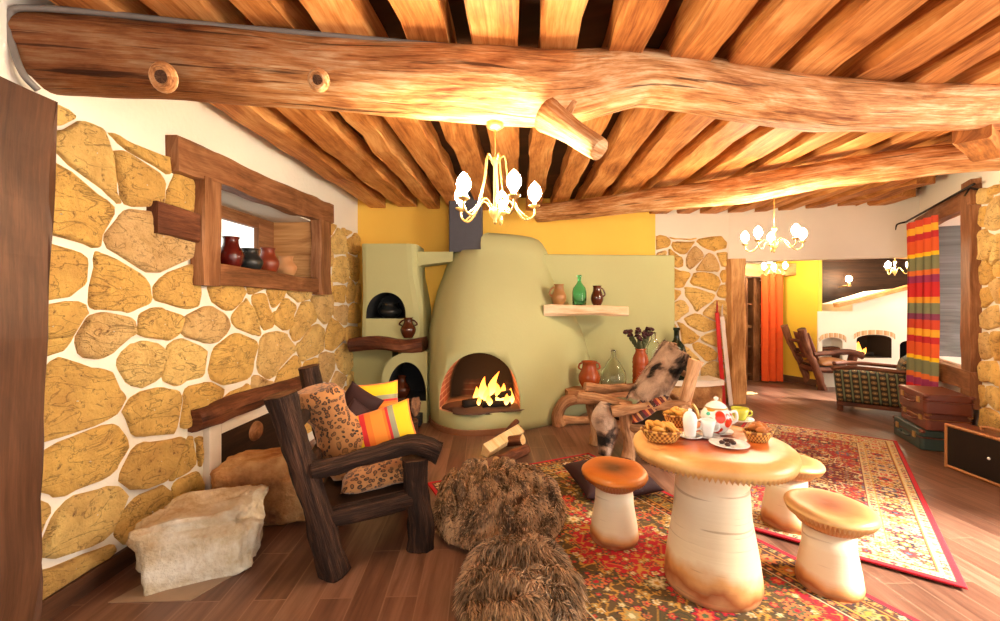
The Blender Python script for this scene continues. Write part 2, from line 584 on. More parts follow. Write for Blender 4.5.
def m_attr(name, rough=.9, bump=.3, sheen=.2):
    g = G(name)
    a = g.n('Attribute', attribute_name='Col')
    tc = g.n('TexCoord').outputs['Object']
    n1 = g.n('TexNoise', {'Vector': tc, 'Scale': 260.0, 'Detail': 2})
    c = g.mix(.25, a.outputs[0], g.mix(n1.outputs[0], (.2, .2, .2), (1.6, 1.6, 1.6)), 'MULTIPLY')
    g.bump(n1.outputs[0], bump, .006)
    return g.fin(c, rough, Sheen_Weight=sheen)


M['rug'] = m_attr('woven_rug', .95, .3, 0.0)


def m_fur(name, stops):
    g = G(name)
    isl = g.n('NewGeometry').outputs['Random Per Island']
    uv = g.n('SeparateXYZ', {0: g.n('UVMap').outputs[0]})
    tc = g.n('TexCoord').outputs['Object']
    n1 = g.n('TexNoise', {'Vector': tc, 'Scale': 7.0, 'Detail': 3})
    f = g.math('ADD', g.math('MULTIPLY', isl, .35), g.math('MULTIPLY', n1.outputs[0], .65))
    c = g.ramp(f, stops)
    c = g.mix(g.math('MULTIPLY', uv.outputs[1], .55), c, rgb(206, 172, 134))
    return g.fin(c, .55)


M['fur'] = m_fur('brown_fur', [(.39, rgb(40, 24, 14)), (.48, rgb(108, 74, 46)), (.58, rgb(214, 172, 128))])


def m_pelt():
    g = G('patched_pelt')
    uv = g.n('UVMap').outputs[0]
    tc = g.n('TexCoord').outputs['Object']
    n1 = g.n('TexNoise', {'Vector': tc, 'Scale': 4.6, 'Detail': 3, 'Distortion': .5})
    n2 = g.n('TexNoise', {'Vector': tc, 'Scale': 90.0, 'Detail': 3})
    c = g.ramp(n1.outputs[0], [(.38, rgb(26, 22, 22)), (.43, rgb(100, 80, 70)), (.49, rgb(196, 164, 142)), (.62, rgb(232, 206, 184))])
    c = g.mix(.3, c, g.mix(n2.outputs[0], (.3, .3, .3), (1.5, 1.5, 1.5)), 'MULTIPLY')
    g.bump(n2.outputs[0], .9, .02)
    return g.fin(c, .9)


M['pelt'] = m_pelt()


def m_mush_top(name, core, mid, rim, r, dark=0.0):
    g = G(name)
    tc = g.n('TexCoord').outputs['Object']
    s = g.n('SeparateXYZ', {0: tc})
    n1 = g.n('TexNoise', {'Vector': tc, 'Scale': 5.0, 'Detail': 5, 'Distortion': .6})
    mpw = g.n('Mapping', {0: tc, 3: (5, 34, 5)})
    n2 = g.n('TexNoise', {'Vector': mpw, 'Scale': 1.0, 'Detail': 4})
    d = g.math('DIVIDE', g.math('SQRT', g.math('ADD', g.math('MULTIPLY', s.outputs[0], s.outputs[0]), g.math('MULTIPLY', s.outputs[1], s.outputs[1]))), r)
    f = g.math('ADD', d, g.math('MULTIPLY', g.math('SUBTRACT', n1.outputs[0], .5), .5))
    c = g.ramp(f, [(.15, core), (.62, mid), (1.0, rim)])
    c = g.mix(.35, c, g.mix(n2.outputs[0], (.45, .4, .35), (1.4, 1.4, 1.4)), 'MULTIPLY')
    return g.fin(c, .35)


def m_mush_stem(name, hgt):
    g = G(name)
    tc = g.n('TexCoord').outputs['Object']
    s = g.n('SeparateXYZ', {0: tc})
    n1 = g.n('TexNoise', {'Vector': tc, 'Scale': 4.0, 'Detail': 4})
    mpw = g.n('Mapping', {0: tc, 2: (.12, .1, 0), 3: (2, 2, 40)})
    n2 = g.n('TexNoise', {'Vector': mpw, 'Scale': 1.0, 'Detail': 3, 'Distortion': .3})
    z = g.math('DIVIDE', s.outputs[2], hgt)
    f = g.math('ADD', z, g.math('MULTIPLY', g.math('SUBTRACT', n1.outputs[0], .5), .4))
    c = g.ramp(f, [(.0, rgb(206, 150, 104)), (.08, rgb(150, 78, 38)), (.16, rgb(206, 146, 86)), (.27, rgb(228, 204, 168)), (.75, rgb(230, 212, 182)), (1.0, rgb(206, 150, 92))])
    c = g.mix(g.ramp(n2.outputs[0], [(.33, (.5, .5, .5)), (.38, (0, 0, 0))]), c, rgb(150, 112, 78))
    g.bump(n2.outputs[0], .15, .01)
    return g.fin(c, .45)


M['tabletop'] = m_mush_top('painted_tabletop', rgb(146, 56, 28), rgb(208, 106, 40), rgb(236, 188, 118), .39)
M['tablestem'] = m_mush_stem('painted_table_trunk', .66)
M['capdark'] = m_mush_top('dark_mushroom_cap', rgb(92, 44, 20), rgb(194, 104, 36), rgb(206, 122, 46), .2)
M['caplight'] = m_mush_top('light_mushroom_cap', rgb(150, 78, 42), rgb(204, 126, 66), rgb(230, 186, 122), .2)
M['stoolstem'] = m_mush_stem('painted_stool_trunk', .36)


def m_wicker():
    g = G('wicker')
    uv = g.n('UVMap').outputs[0]
    ch = g.n('TexChecker', {'Vector': g.n('Mapping', {0: uv, 3: (44, 13, 1)}), 'Color1': rgb(222, 170, 84), 'Color2': rgb(140, 84, 32), 'Scale': 1.0})
    g.bump(ch.outputs['Fac'], .6, .01)
    return g.fin(ch.outputs[0], .6)


M['wicker'] = m_wicker()


def m_teapot():
    g = G('painted_teapot')
    tc = g.n('TexCoord').outputs['Object']
    vo = g.n('TexVoronoi', {'Vector': tc, 'Scale': 21.0})
    bl = g.ramp(g.n('SeparateColor', {0: vo.outputs['Color']}).outputs[0], [(0, rgb(216, 60, 34)), (.36, rgb(236, 232, 224)), (.46, rgb(230, 150, 40)), (.62, rgb(150, 170, 60)), (.72, rgb(236, 232, 224)), (.78, rgb(60, 180, 150)), (.88, rgb(204, 60, 30))], 'CONSTANT')
    c = g.mix(g.ramp(vo.outputs['Distance'], [(.52, (1, 1, 1)), (.6, (0, 0, 0))]), rgb(240, 236, 228), bl)
    return g.fin(c, .18)


M['teapot'] = m_teapot()


def m_firebrick():
    g = G('sooty_firebrick')
    tc = g.n('TexCoord').outputs['Object']
    mp = g.n('Mapping', {0: tc, 2: (PI / 2, 0, 0)})
    n1 = g.n('TexNoise', {'Vector': tc, 'Scale': 3.2, 'Detail': 5})
    br = g.n('TexBrick', {'Vector': g.n('Mapping', {0: tc, 2: (0, PI / 2, PI / 2)}), 'Color1': rgb(150, 80, 56), 'Color2': rgb(118, 60, 42), 'Mortar': rgb(176, 138, 112), 'Scale': 1.0, 'Mortar Size': .008, 'Brick Width': .24, 'Row Height': .08})
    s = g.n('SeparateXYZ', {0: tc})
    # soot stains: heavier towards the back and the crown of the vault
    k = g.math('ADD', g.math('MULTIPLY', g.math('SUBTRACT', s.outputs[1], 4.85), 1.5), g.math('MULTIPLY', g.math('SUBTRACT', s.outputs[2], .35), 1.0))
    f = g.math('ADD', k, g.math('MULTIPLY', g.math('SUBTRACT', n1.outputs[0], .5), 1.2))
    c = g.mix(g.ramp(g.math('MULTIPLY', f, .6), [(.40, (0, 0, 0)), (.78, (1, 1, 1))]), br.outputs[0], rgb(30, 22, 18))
    return g.fin(c, .9)


M['firebrick'] = m_firebrick()


def m_brickarch():
    g = G('arch_brick')
    uv = g.n('SeparateXYZ', {0: g.n('UVMap').outputs[0]})
    f = g.math('FRACT', g.math('MULTIPLY', uv.outputs[0], 8.0))
    c = g.ramp(f, [(0, rgb(240, 226, 204)), (.15, rgb(206, 160, 112)), (.55, rgb(222, 184, 140))], 'CONSTANT')
    return g.fin(c, .8)


M['archbrick'] = m_brickarch()


def m_flame():
    g = G('flame')
    uv = g.n('SeparateXYZ', {0: g.n('UVMap').outputs[0]})
    c = g.ramp(uv.outputs[1], [(0, (1, .62, .16)), (.45, (1, .42, .05)), (1, (1, .14, .01))])
    e = g.n('Emission', {0: c, 1: 4.0})
    g.nt.links.new(e.outputs[0], g.out.inputs[0])
    return g.m


M['flame'] = m_flame()
M['ember'] = glow('embers', (1, .25, .04), 3)
M['print'] = m_stripe('printed_cloth', [(0, rgb(120, 20, 24)), (.2, rgb(206, 120, 60)), (.35, rgb(96, 30, 20)), (.6, rgb(190, 140, 90)), (.75, rgb(60, 24, 18))], 0, 3.0)

# ------------------------------------------------------------------ setting: floor, walls, ceiling
CZ = 2.76
MB().poly([(-3.2, -2.5, 0), (8.6, -2.5, 0), (8.6, 10.2, 0), (-3.2, 10.2, 0)]).build('floor', M['floor'])['kind'] = 'structure'


def stones(mb, fmap, s0, s1, z0, z1, holes=(), seed=1, cw=.40, chh=.25, gap=.022, bulge=.035, mat=0, topnoise=.0, small=.25):
    """rubble: irregular rounded stones set in a wall; fmap(s, z, out) -> point"""
    rn = random.Random(seed)
    seeds = []
    z = z0 - .05
    while z < z1 + chh:
        rh = chh * rn.uniform(.6, 1.25)
        s = s0 - rn.uniform(0, cw)
        while s < s1 + cw:
            w = cw * (rn.uniform(.35, .6) if rn.random() < small else rn.uniform(.75, 1.35))
            seeds.append((s + w / 2, z + rh / 2 + rn.uniform(-.4, .4) * rh))
            s += w
        z += rh * .95
    ax = .72                                # wider than tall

    def clip(poly, nx, nz, c):
        out = []
        for i in range(len(poly)):
            a = poly[i]; b = poly[(i + 1) % len(poly)]
            da = a[0] * nx + a[1] * nz - c; db = b[0] * nx + b[1] * nz - c
            if da <= 0:
                out.append(a)
            if (da < 0 < db) or (db < 0 < da):
                t = da / (da - db)
                out.append((a[0] + (b[0] - a[0]) * t, a[1] + (b[1] - a[1]) * t))
        return out
    for i, (sx, sz) in enumerate(seeds):
        poly = [(sx - cw, sz - chh * 1.3), (sx + cw, sz - chh * 1.3), (sx + cw, sz + chh * 1.3), (sx - cw, sz + chh * 1.3)]
        for k, (tx, tz) in enumerate(seeds):
            if k == i or abs(tx - sx) > 2 * cw or abs(tz - sz) > 3 * chh:
                continue
            nx, nz = (tx - sx) * ax * ax, tz - sz
            L = math.hypot(nx, nz)
            if L < 1e-6:
                continue
            nx /= L; nz /= L
            c = nx * (sx + tx) / 2 + nz * (sz + tz) / 2 - gap * rn.uniform(.3, .8)
            poly = clip(poly, nx, nz, c)
            if len(poly) < 3:
                break
        if len(poly) < 3:
            continue
        zt = z1 + topnoise * noise.noise(V((sx * 2, seed, 0)))
        for (nx, nz, c) in ((1, 0, s1), (-1, 0, -s0), (0, 1, zt), (0, -1, -z0)):
            if len(poly) > 2:
                poly = clip(poly, nx, nz, c)
        for (a, b, c_, d) in holes:
            if len(poly) < 3:
                break
            xs = [p[0] for p in poly]; zs = [p[1] for p in poly]
            if max(xs) > a and min(xs) < b and max(zs) > c_ and min(zs) < d:
                opts = [(max(xs) - a, (1, 0, a)), (b - min(xs), (-1, 0, -b)), (max(zs) - c_, (0, 1, c_)), (d - min(zs), (0, -1, -d))]
                poly = clip(poly, *min(opts)[1])
        if len(poly) < 3:
            continue
        area = abs(sum(poly[k][0] * poly[(k + 1) % len(poly)][1] - poly[(k + 1) % len(poly)][0] * poly[k][1] for k in range(len(poly)))) / 2
        if area < .004:
            continue
        for _ in range(2):                  # round the corners
            q = []
            for k in range(len(poly)):
                a = poly[k]; b = poly[(k + 1) % len(poly)]
                q += [(a[0] * .84 + b[0] * .16, a[1] * .84 + b[1] * .16), (a[0] * .16 + b[0] * .84, a[1] * .16 + b[1] * .84)]
            poly = q
        cx = sum(p[0] for p in poly) / len(poly); cz = sum(p[1] for p in poly) / len(poly)
        bl = bulge * rn.uniform(.7, 1.3)
        so = V((i * 1.7, seed * 9, 0))
        rings = []
        for (sc, hh) in ((1.0, -.02), (.995, .5), (.965, .85), (.85, .98), (.65, 1.0), (.45, 1.0), (.22, 1.0), (.02, 1.0)):
            ring = []
            for (x, zz) in poly:
                e = V((x, 0, zz)) * 8
                dx = noise.noise(e + so) * .022 + noise.noise(e * 2.6 + so) * .010; dz = noise.noise(e + so + V((5, 5, 5))) * .022 + noise.noise(e * 2.6 + so + V((5, 5, 5))) * .010
                x2 = cx + (x + dx - cx) * sc; z2 = cz + (zz + dz - cz) * sc
                h = bl * hh + (noise.noise(V((x2 * 6, z2 * 6, i))) * .022 + noise.noise(V((x2 * 17, z2 * 17, i))) * .012 if hh > .3 else 0)
                w1 = noise.noise(V((x2 * 2.1, z2 * 2.1, seed))) * .07 + noise.noise(V((x2 * 6, z2 * 6, seed + 3))) * .022
                w2_ = noise.noise(V((x2 * 2.1, z2 * 2.1, seed + 9))) * .06 + noise.noise(V((x2 * 6, z2 * 6, seed + 13))) * .02
                k_ = min(1, max(0, min(x2 - s0, s1 - x2, z2 - z0) / .12))
                for (ha, hb, hc, hd) in holes:
                    k_ = min(k_, max(0, max(ha - x2, x2 - hb, hc - z2, z2 - hd) / .12))
                ring.append(fmap(x2 + w1 * k_, z2 + w2_ * k_, h))
            rings.append(ring)
        mb.quadstrip(rings, lambda a, b: (a * .1, b * .1), True, mat, True)


def slab(mb, q0, q1, z0, z1, th, mat=0):
    """upright wall slab between floor points q0, q1; thickness th to the left of q0->q1"""
    q0 = V((q0[0], q0[1], 0)); q1 = V((q1[0], q1[1], 0))
    d = (q1 - q0).normalized(); nrm = V((-d.y, d.x, 0)) * th
    o = [q0 + V((0, 0, z0)), q1 + V((0, 0, z0)), q1 + V((0, 0, z1)), q0 + V((0, 0, z1))]
    mb.prism(o, nrm, mat)


# --- left wall (stone), with a deep window recess and a hatch
mb = MB()
WT = .55
lw = lambda y: (XL(y), y)
WY0, WY1, WZ0, WZ1 = 3.0, 4.68, 1.71, 2.32
slab(mb, lw(.6), lw(WY0), 0, 3.0, WT)
slab(mb, lw(WY1), lw(6.6), 0, 3.0, WT)
slab(mb, lw(WY0), lw(WY1), 0, WZ0, WT)
slab(mb, lw(WY0), lw(WY1), WZ1, 3.0, WT)
fl = lambda s, z, o: V((XL(s) + o, s - .041 * o, z))
NY0, NY1, NZ1 = 3.02, 4.45, .60
stones(mb, fl, 1.2, 6.05, .10, 2.36, [(WY0 - .02, WY1 + .02, WZ0 - .12, WZ1 + .2), (NY0, NY1, -1, NZ1 + .03)], 11, .50, .31, .026, .034, 1, .06, .36)
o = mb.build('wall_left', [M['mortar'], M['stone']], weld=False); struct(o)

# plaster strip above the stones is the bare wall; baseboard
mb = MB(); mb.bar(fl(.9, .05, .015), fl(NY0 - .1, .05, .015), .03, .10)
mb.build('baseboard_left', M['plank'])['kind'] = 'structure'

# window_1 : timber surround, recess boards, small pane far back
win = bpy.data.objects.new('window_1', None); COL.objects.link(win); win.location = fl(4, 1.72, 0); struct(win)
mb = MB()
mb.bar(fl(2.72, 2.385, .03), fl(4.96, 2.44, .03), .12, .22, wob=.03, seed=3)
mb.build('window_head', M['frame'], win)
mb = MB(); mb.bar(fl(3.01, 1.57, .04), fl(3.02, 2.30, .04), .19, .10, up=(1, 0, 0), wob=.022, seed=5); mb.build('window_jamb', M['frame'], win)
mb = MB(); mb.bar(fl(4.77, 1.54, .06), fl(4.75, 2.34, .06), .28, .10, up=(1, 0, 0), wob=.03, seed=8); mb.build('window_jamb', M['frame'], win)
mb = MB(); mb.bar(fl(3.04, 1.655, .03), fl(4.64, 1.63, .03), .10, .15, wob=.02, seed=9); mb.build('window_sill', M['frame'], win)
mb = MB()
rb = -.42                                   # back of the recess
mb.poly([fl(WY0, WZ0, 0), fl(WY1, WZ0, 0), fl(WY1, WZ0, rb), fl(WY0, WZ0, rb)], 0)
for a, b, c, d, mt in ((WY0, WY1, WZ1 - .012, WZ1 - .002, 0),):
    mb.prism([fl(a, c, -.0), fl(b, c, -.0), fl(b, c, rb), fl(a, c, rb)], (0, 0, .01), 0)
mb.prism([fl(WY1 - .012, WZ0, 0), fl(WY1 - .012, WZ0, rb), fl(WY1 - .012, WZ1, rb), fl(WY1 - .012, WZ1, 0)], (0, .01, 0), 1)
mb.build('recess_lining', [M['recess'], M['post']], win)
mb = MB()
PA, PB, PZ0, PZ1 = 3.26, 4.40, 1.86, 2.20
for (a, b, c, d) in ((WY0, PA, WZ0, WZ1), (PB, WY1, WZ0, WZ1), (PA, PB, WZ0, PZ0), (PA, PB, PZ1, WZ1)):
    mb.prism([fl(a, c, rb), fl(b, c, rb), fl(b, d, rb), fl(a, d, rb)], (-.05, 0, 0), 0)
mb.build('window_frame', M['frame'], win)
mb = MB(); mb.prism([fl(PA, PZ0, rb - .03), fl(PB, PZ0, rb - .03), fl(PB, PZ1, rb - .03), fl(PA, PZ1, rb - .03)], (-.006, 0, 0)); mb.build('pane', M['pane'], win)

# old beam end left of the window, lintel over the hatch
mb = MB(); mb.bar(fl(2.58, 1.955, .02), fl(2.92, 1.95, .02), .10, .19, wob=.02, seed=13)
tag(mb.build('timber_stub', M['shelfbark']), 'short dark timber end set in the stone wall left of the jar window', 'timber')
mb = MB(); mb.tube([fl(2.9, .67, .03), fl(3.5, .68, .05), fl(4.3, .66, .04)], [.075, .085, .07], 12, 14, .25, 4)
tag(mb.build('log_lintel', M['shelfbark'], None), 'rough dark log lintel over the low hatch in the stone wall', 'lintel')
h = thing('wall_hatch', 'dark wooden hatch in a white painted frame low on the stone wall', 'hatch', fl(3.7, 0, 0))
mb = MB(); mb.bar(fl(3.11, 0.02, .02), fl(3.11, .60, .02), .13, .05, up=(1, 0, 0)); mb.bar(fl(3.17, .56, .02), fl(4.4, .56, .02), .05, .10); mb.build('frame', M['white'], h)
mb = MB(); mb.bar(fl(3.17, .26, .005), fl(4.4, .26, .005), .03, .50); mb.build('panel', M['darkwood'], h)
mb = MB(); mb.lathe([(0, .02), (.07, .02), (.08, .0)], fl(3.62, .40, .02), 20, R=Matrix.Rotation(PI / 2, 3, 'Y'), sy=1.2); mb.build('roundel', M['frame'], h)

# wide board post at the left edge
mb = MB(); mb.bar(fl(1.53, 0, .06), fl(1.57, 2.38, .06), .79, .07, up=(1, 0, 0), wob=.03, seed=21, w1=.90)
tag(mb.build('board_post', M['plank']), 'wide upright brown board against the stone wall at the photo left edge', 'board')

# --- back wall
A = V((-1.95, 5.98, 0)); B = V((2.26, 6.40, 0)); C = V((3.36, 6.45, 0)); D = V((5.44, 5.71, 0))


def bw(x):
    return 5.98 + (x + 1.95) * .0998 if x < 2.26 else 6.40 + (x - 2.26) * .045


mb = MB(); slab(mb, (-2.5, bw(-2.5)), (2.26, 6.40), 0, 3.0, .2)
mb.build('wall_back', M['yellow'])['kind'] = 'structure'
mb = MB(); slab(mb, (2.26, 6.40), (3.46, 6.455), 0, 3.0, .2)
fb = lambda s, z, o: V((s, bw(s) - o, z))
stones(mb, fb, 2.26, 3.32, .02, 2.42, [], 23, .38, .30, .03, .035, 1, .12, .25)
mb.build('wall_pier', [M['white'], M['stone']], weld=False)['kind'] = 'structure'
mb = MB()
slab(mb, (3.36, 6.45), (5.50, 5.69), 2.05, 3.0, .16)
mb.build('wall_header', M['white'])['kind'] = 'structure'
# doorway post
d1 = bpy.data.objects.new('door_1', None); COL.objects.link(d1); d1.location = (3.42, 6.40, 0); struct(d1)
mb = MB(); mb.bar((3.42, 6.38, 0), (3.40, 6.38, 2.08), .2, .2, up=(0, 1, 0), wob=.03, seed=31); mb.build('door_post', M['post'], d1)

# --- right wall, angled, with a deep window
mb = MB()
rw = lambda y: (XR(y), y)
RT = .55
OY0, OY1, OZ0, OZ1 = 4.33, 5.30, .80, 2.36
slab(mb, rw(5.9), rw(OY1), 0, 3.0, RT); slab(mb, rw(OY0), rw(3.7501), 0, 3.0, RT)
slab(mb, rw(OY1), rw(OY0), 0, OZ0, RT); slab(mb, rw(OY1), rw(OY0), OZ1, 3.0, RT)
rd = V((.589, 1, 0)).normalized(); rn_ = V((-rd.y, rd.x, 0))
fr_ = lambda s, z, o: V((XR(s), s, z)) + rn_ * o
slab(mb, (4.289, 3.76), (4.289, 2.35), 0, 3.0, RT)
slab(mb, (4.289, 2.35), (4.289, -.2), 0, .75, RT); slab(mb, (4.289, 2.35), (4.289, -.2), 2.45, 3.0, RT)
slab(mb, (4.289, -.2), (4.289, -1.2), 0, 3.0, RT)
stones(mb, fr_, 3.76, 4.09, .05, 2.5, [], 41, .36, .27, .022, .035, 1, .05, .25)
stones(mb, lambda s, z, o: V((4.289 - o, s, z)), 2.5, 3.75, .05, 2.5, [], 43, .38, .28, .03, .035, 1, .05, .25)
mb.build('wall_right', [M['mortar'], M['stone']], weld=False)['kind'] = 'structure'
w2 = bpy.data.objects.new('window_2', None); COL.objects.link(w2); w2.location = (XR(4.8), 4.8, .8); struct(w2)
mb = MB(); mb.bar(fr_(4.21, .45, .04), fr_(4.21, 2.62, .04), .23, .08, up=tuple(rn_), wob=.02, seed=44); mb.build('window_jamb', M['frame'], w2)
mb = MB(); mb.bar(fr_(5.6, 2.43, .04), fr_(4.1, 2.47, .04), .08, .19, wob=.02, seed=45); mb.build('window_head', M['frame'], w2)
mb = MB(); mb.bar(fr_(5.5, .70, .04), fr_(4.1, .70, .04), .10, .19, wob=.015, seed=46); mb.build('window_sill', M['frame'], w2)
mb = MB()
mb.prism([fr_(OY1, OZ0, 0), fr_(OY1, OZ0, -.5), fr_(OY1, OZ1, -.5), fr_(OY1, OZ1, 0)], -rd * .02, 0)
mb.prism([fr_(OY1, OZ0, 0), fr_(OY0, OZ0, 0), fr_(OY0, OZ0, -.5), fr_(OY1, OZ0, -.5)], (0, 0, .015), 1)
mb.build('recess_lining', [M['greywood'], M['white']], w2)
mb = MB()
mb.bar(fr_(OY0, 1.58, -.46), fr_(OY1, 1.58, -.46), .04, .05); mb.bar(fr_((OY0 + OY1) / 2, OZ0, -.46), fr_((OY0 + OY1) / 2, OZ1, -.46), .05, .04, up=tuple(rn_))
mb.build('window_frame', M['frame'], w2)
mb = MB(); mb.prism([fr_(OY0, OZ0, -.48), fr_(OY1, OZ0, -.48), fr_(OY1, OZ1, -.48), fr_(OY0, OZ1, -.48)], rn_ * -.006); mb.build('pane', M['pane'], w2)

# --- ceiling : boards over open joists
mb = MB()
mb.prism([(x_, y_, CZ + .17) for x_, y_ in ((-3.0, -2.2), (4.84, -2.2), (4.84, 3.5), (6.05, 5.55), (8.4, 5.55), (8.4, 10), (-3.0, 10))], (0, 0, .06))
mb.build('ceiling', M['roof'])['kind'] = 'structure'
rj = random.Random(5)
x = -2.02
k = 0
while x < 5.3:
    w = rj.uniform(.17, .26)
    g_ = rj.uniform(.11, .16)
    xc = x + w / 2
    y0 = 1.15 if xc < 2.9 else 1.15
    if xc > 4.1:
        y0 = max(y0, (xc + .25 - 2.08) / .548)
    yb = bw(xc) if xc < 3.3 else 6.45 - (xc - 3.36) * .356
    if yb - y0 > .5:
        mb = MB()
        mb.bar((xc + .041 * y0, y0, CZ + .08 + rj.uniform(-.012, .012)), (xc + .041 * yb, yb + .02, CZ + .08), w, .17, wob=.035, seed=100 + k, m=18, ch=.04)
        struct(mb.build('ceiling_joist', M['joist']))
    k += 1
    x += w + g_

# --- two great log beams
def logbeam(st, Yf, seed, n=40):
    pts = []; rad = []
    for (px, t, b) in st:
        Y = Yf(px)
        yc = (t + b) / 2
        al = math.atan((HY - yc) / K)
        pts.append(P(px, yc, Y)); rad.append((b - t) / 2 * Y * math.cos(al) / K)
    return pts, rad


st1 = [(10, 12, 92), (55, 10, 96), (120, 16, 99), (185, 24, 102), (250, 30, 107), (315, 36, 112), (400, 42, 120), (480, 47, 125), (548, 50, 130), (600, 48, 118), (640, 48, 109), (690, 55, 114), (740, 65, 121), (820, 76, 131), (900, 82, 133), (1000, 84, 131), (1120, 86, 130)]
Y1 = lambda px: 2.327 / (1 - .132 * (px - 500) / K)
p1, r1 = logbeam(st1, Y1, 1)
lb = thing('log_beam', 'massive pale peeled log beam crossing the whole ceiling with a sawn branch stub', 'beam', p1[8])
mb = MB(); mb.tube(p1, r1, 40, 150, .10, 3, fr=3.0, fs=1.6); mb.build('trunk', M['beamdark'], lb)
q0 = P(548, 116, 2.22); q1 = P(600, 150, 2.02)
mb = MB(); mb.tube([q0, q0.lerp(q1, .5), q1], [.085, .06, .05], 16, 10, .12, 6); mb.build('branch_stub', M['beam'], lb)
q0 = P(569, 112, 2.16); mb = MB(); mb.tube([q0, q0 + V((.02, -.05, .03))], [.02, .012], 10, 4, .1, 2); mb.build('twig_stub', M['beam'], lb)
for (px, py, r) in ((162, 77, .05), (318, 80, .04)):
    Y = Y1(px) - .19
    mb = MB(); mb.lathe([(r * 1.3, -.01), (r, .012), (r * .8, .02), (r * .55, .008), (r * .3, .014), (0, .004)], P(px, py, Y), 20, R=Matrix.Rotation(PI / 2 + .3, 3, 'X'), mats=[0, 0, 0, 1, 1]); mb.build('knot', [M['beam'], M['logend']], lb)

st2 = [(538, 204, 222), (600, 197, 217), (640, 190, 212), (740, 176, 205), (820, 162, 189), (900, 149, 180), (960, 142, 173), (1030, 136, 170)]
Y2 = lambda px: 6.21 / (1 + .776 * (px - 500) / K)
p2, r2 = logbeam(st2, Y2, 2)
lb2 = thing('log_beam', 'thinner golden log beam running from the chimney to the right wall', 'beam', p2[3])
mb = MB(); mb.tube(p2, r2, 24, 70, .10, 9, fr=2.5, fs=2); mb.build('trunk', M['beam'], lb2)
# chock between the beams
c0 = P(972, 131, 2.72); c1 = P(988, 150, 3.2)
mb = MB(); mb.bar(c0, c1, .16, .12, wob=.02, seed=51)
tag(mb.build('timber_chock', M['joist']), 'short wooden chock wedged between the two log beams', 'timber')

# cable along the big beam
cb = []
for (px, py) in ((118, 66), (98, 70), (30, 76), (38, 90), (22, 72), (11, 40), (10, 14), (30, 8), (110, 14), (211, 25), (315, 34), (400, 42), (470, 48), (484, 49), (486, 58)):
    cb.append(P(px, py, Y1(px) - (.10 if px > 30 else .14)))
mb = MB(); mb.tube(cb[3:], .014, 8, 70)
cbt = mb.build('cable', M['cable']); tag(cbt, 'grey electric cable clipped along the top of the big log beam', 'cable')

# ------------------------------------------------------------------ fireplace
def boolcut(obj, cutters):
    bpy.context.view_layer.update()
    for c in cutters:
        md = obj.modifiers.new('c', 'BOOLEAN'); md.object = c; md.operation = 'DIFFERENCE'; md.solver = 'EXACT'
    dg = bpy.context.evaluated_depsgraph_get()
    me = bpy.data.meshes.new_from_object(obj.evaluated_get(dg))
    obj.modifiers.clear()
    old = obj.data; obj.data = me
    bpy.data.meshes.remove(old)
    for c in cutters:
        bpy.data.objects.remove(c)


def arch(x0, x1, z0, z1, n=24, flatf=.25):
    """arch outline, from lower right round to lower left (x, z)"""
    cx = (x0 + x1) / 2; w = (x1 - x0) / 2
    return [(x1, z0)] + [(cx + w * math.cos(PI * i / n), z0 + .04 + (z1 - z0 - .04) * math.sin(PI * i / n) ** .9) for i in range(n + 1)] + [(x0, z0)]


fp = thing('fireplace', 'bulging sage green plastered corner fireplace with an arched burning hearth', 'fireplace', (-.1, 5.3, 0))
prof = [  # z, xl, xr, yfront
    (0.0, -.93, 1.30, 4.80), (.10, -.93, 1.30, 4.80), (.35, -.96, 1.30, 4.82), (.65, -.97, 1.28, 4.88), (.9, -.97, 1.22, 4.95), (1.1, -.96, 1.15, 5.02), (1.38, -.91, 1.03, 5.15), (1.6, -.86, .90, 5.27), (1.8, -.79, .77, 5.38), (2.0, -.72, .71, 5.48), (2.12, -.66, .685, 5.53)]
prof2 = [(2.122, -.66, .685, 5.53, -.24), (2.2, -.62, .65, 5.555, -.245), (2.28, -.58, .60, 5.59, -.24), (2.33, -.52, .55, 5.63, -.21), (2.36, -.45, .48, 5.70, -.15)]
NB = 64


def fsec(z, xl, xr, yf, yb=6.22, cx=-.28, clamp=None):
    ring = []
    for i in range(NB + 1):
        t = i / NB
        a = PI * (1 - t)
        c = math.cos(a)
        x = cx + (c * (cx - xl) if c < 0 else c * (xr - cx))
        u = abs(c)
        p = 2.4 if c < 0 else 1.5
        y = yb - (yb - yf) * (1 - u ** p) ** (1 / p)
        ring.append(V((x if clamp is None else max(x, clamp), y, z)))
    ring.append(V((xr, yb + .02, z))); ring.append(V((xl if clamp is None else clamp, yb + .02, z)))
    return ring


mb = MB()
rings = [fsec(*p) for p in prof] + [fsec(*p[:4], 6.22, -.28, p[4]) for p in prof2]
mb.quadstrip(rings, lambda i, j: (j * .05, i * .1), True, 0, True)
mb.cap(rings[0], True, 0); mb.cap(rings[-1], False, 0)
body = mb.build('chimney_breast', [M['green'], M['firebrick']])
cut = MB()
ol = arch(-.70, .235, .235, .89)
rr = [[V((x, 4.3, z)) for x, z in ol], [V((x, 4.9, z)) for x, z in ol], [V((-.22 + (x + .22) * .86, 5.75, .235 + (z - .235) * .95)) for x, z in ol]]
cut.quadstrip(rr, lambda i, j: (i, j), True, 1, False); cut.poly(rr[0][::-1], 1); cut.poly(rr[-1], 1)
cutter = cut.build('cut', [M['green'], M['firebrick']])
import bmesh
for ob_ in (body, cutter):
    bm = bmesh.new(); bm.from_mesh(ob_.data); bmesh.ops.recalc_face_normals(bm, faces=bm.faces); bm.to_mesh(ob_.data); bm.free()
boolcut(body, [cutter]); put(body, fp)
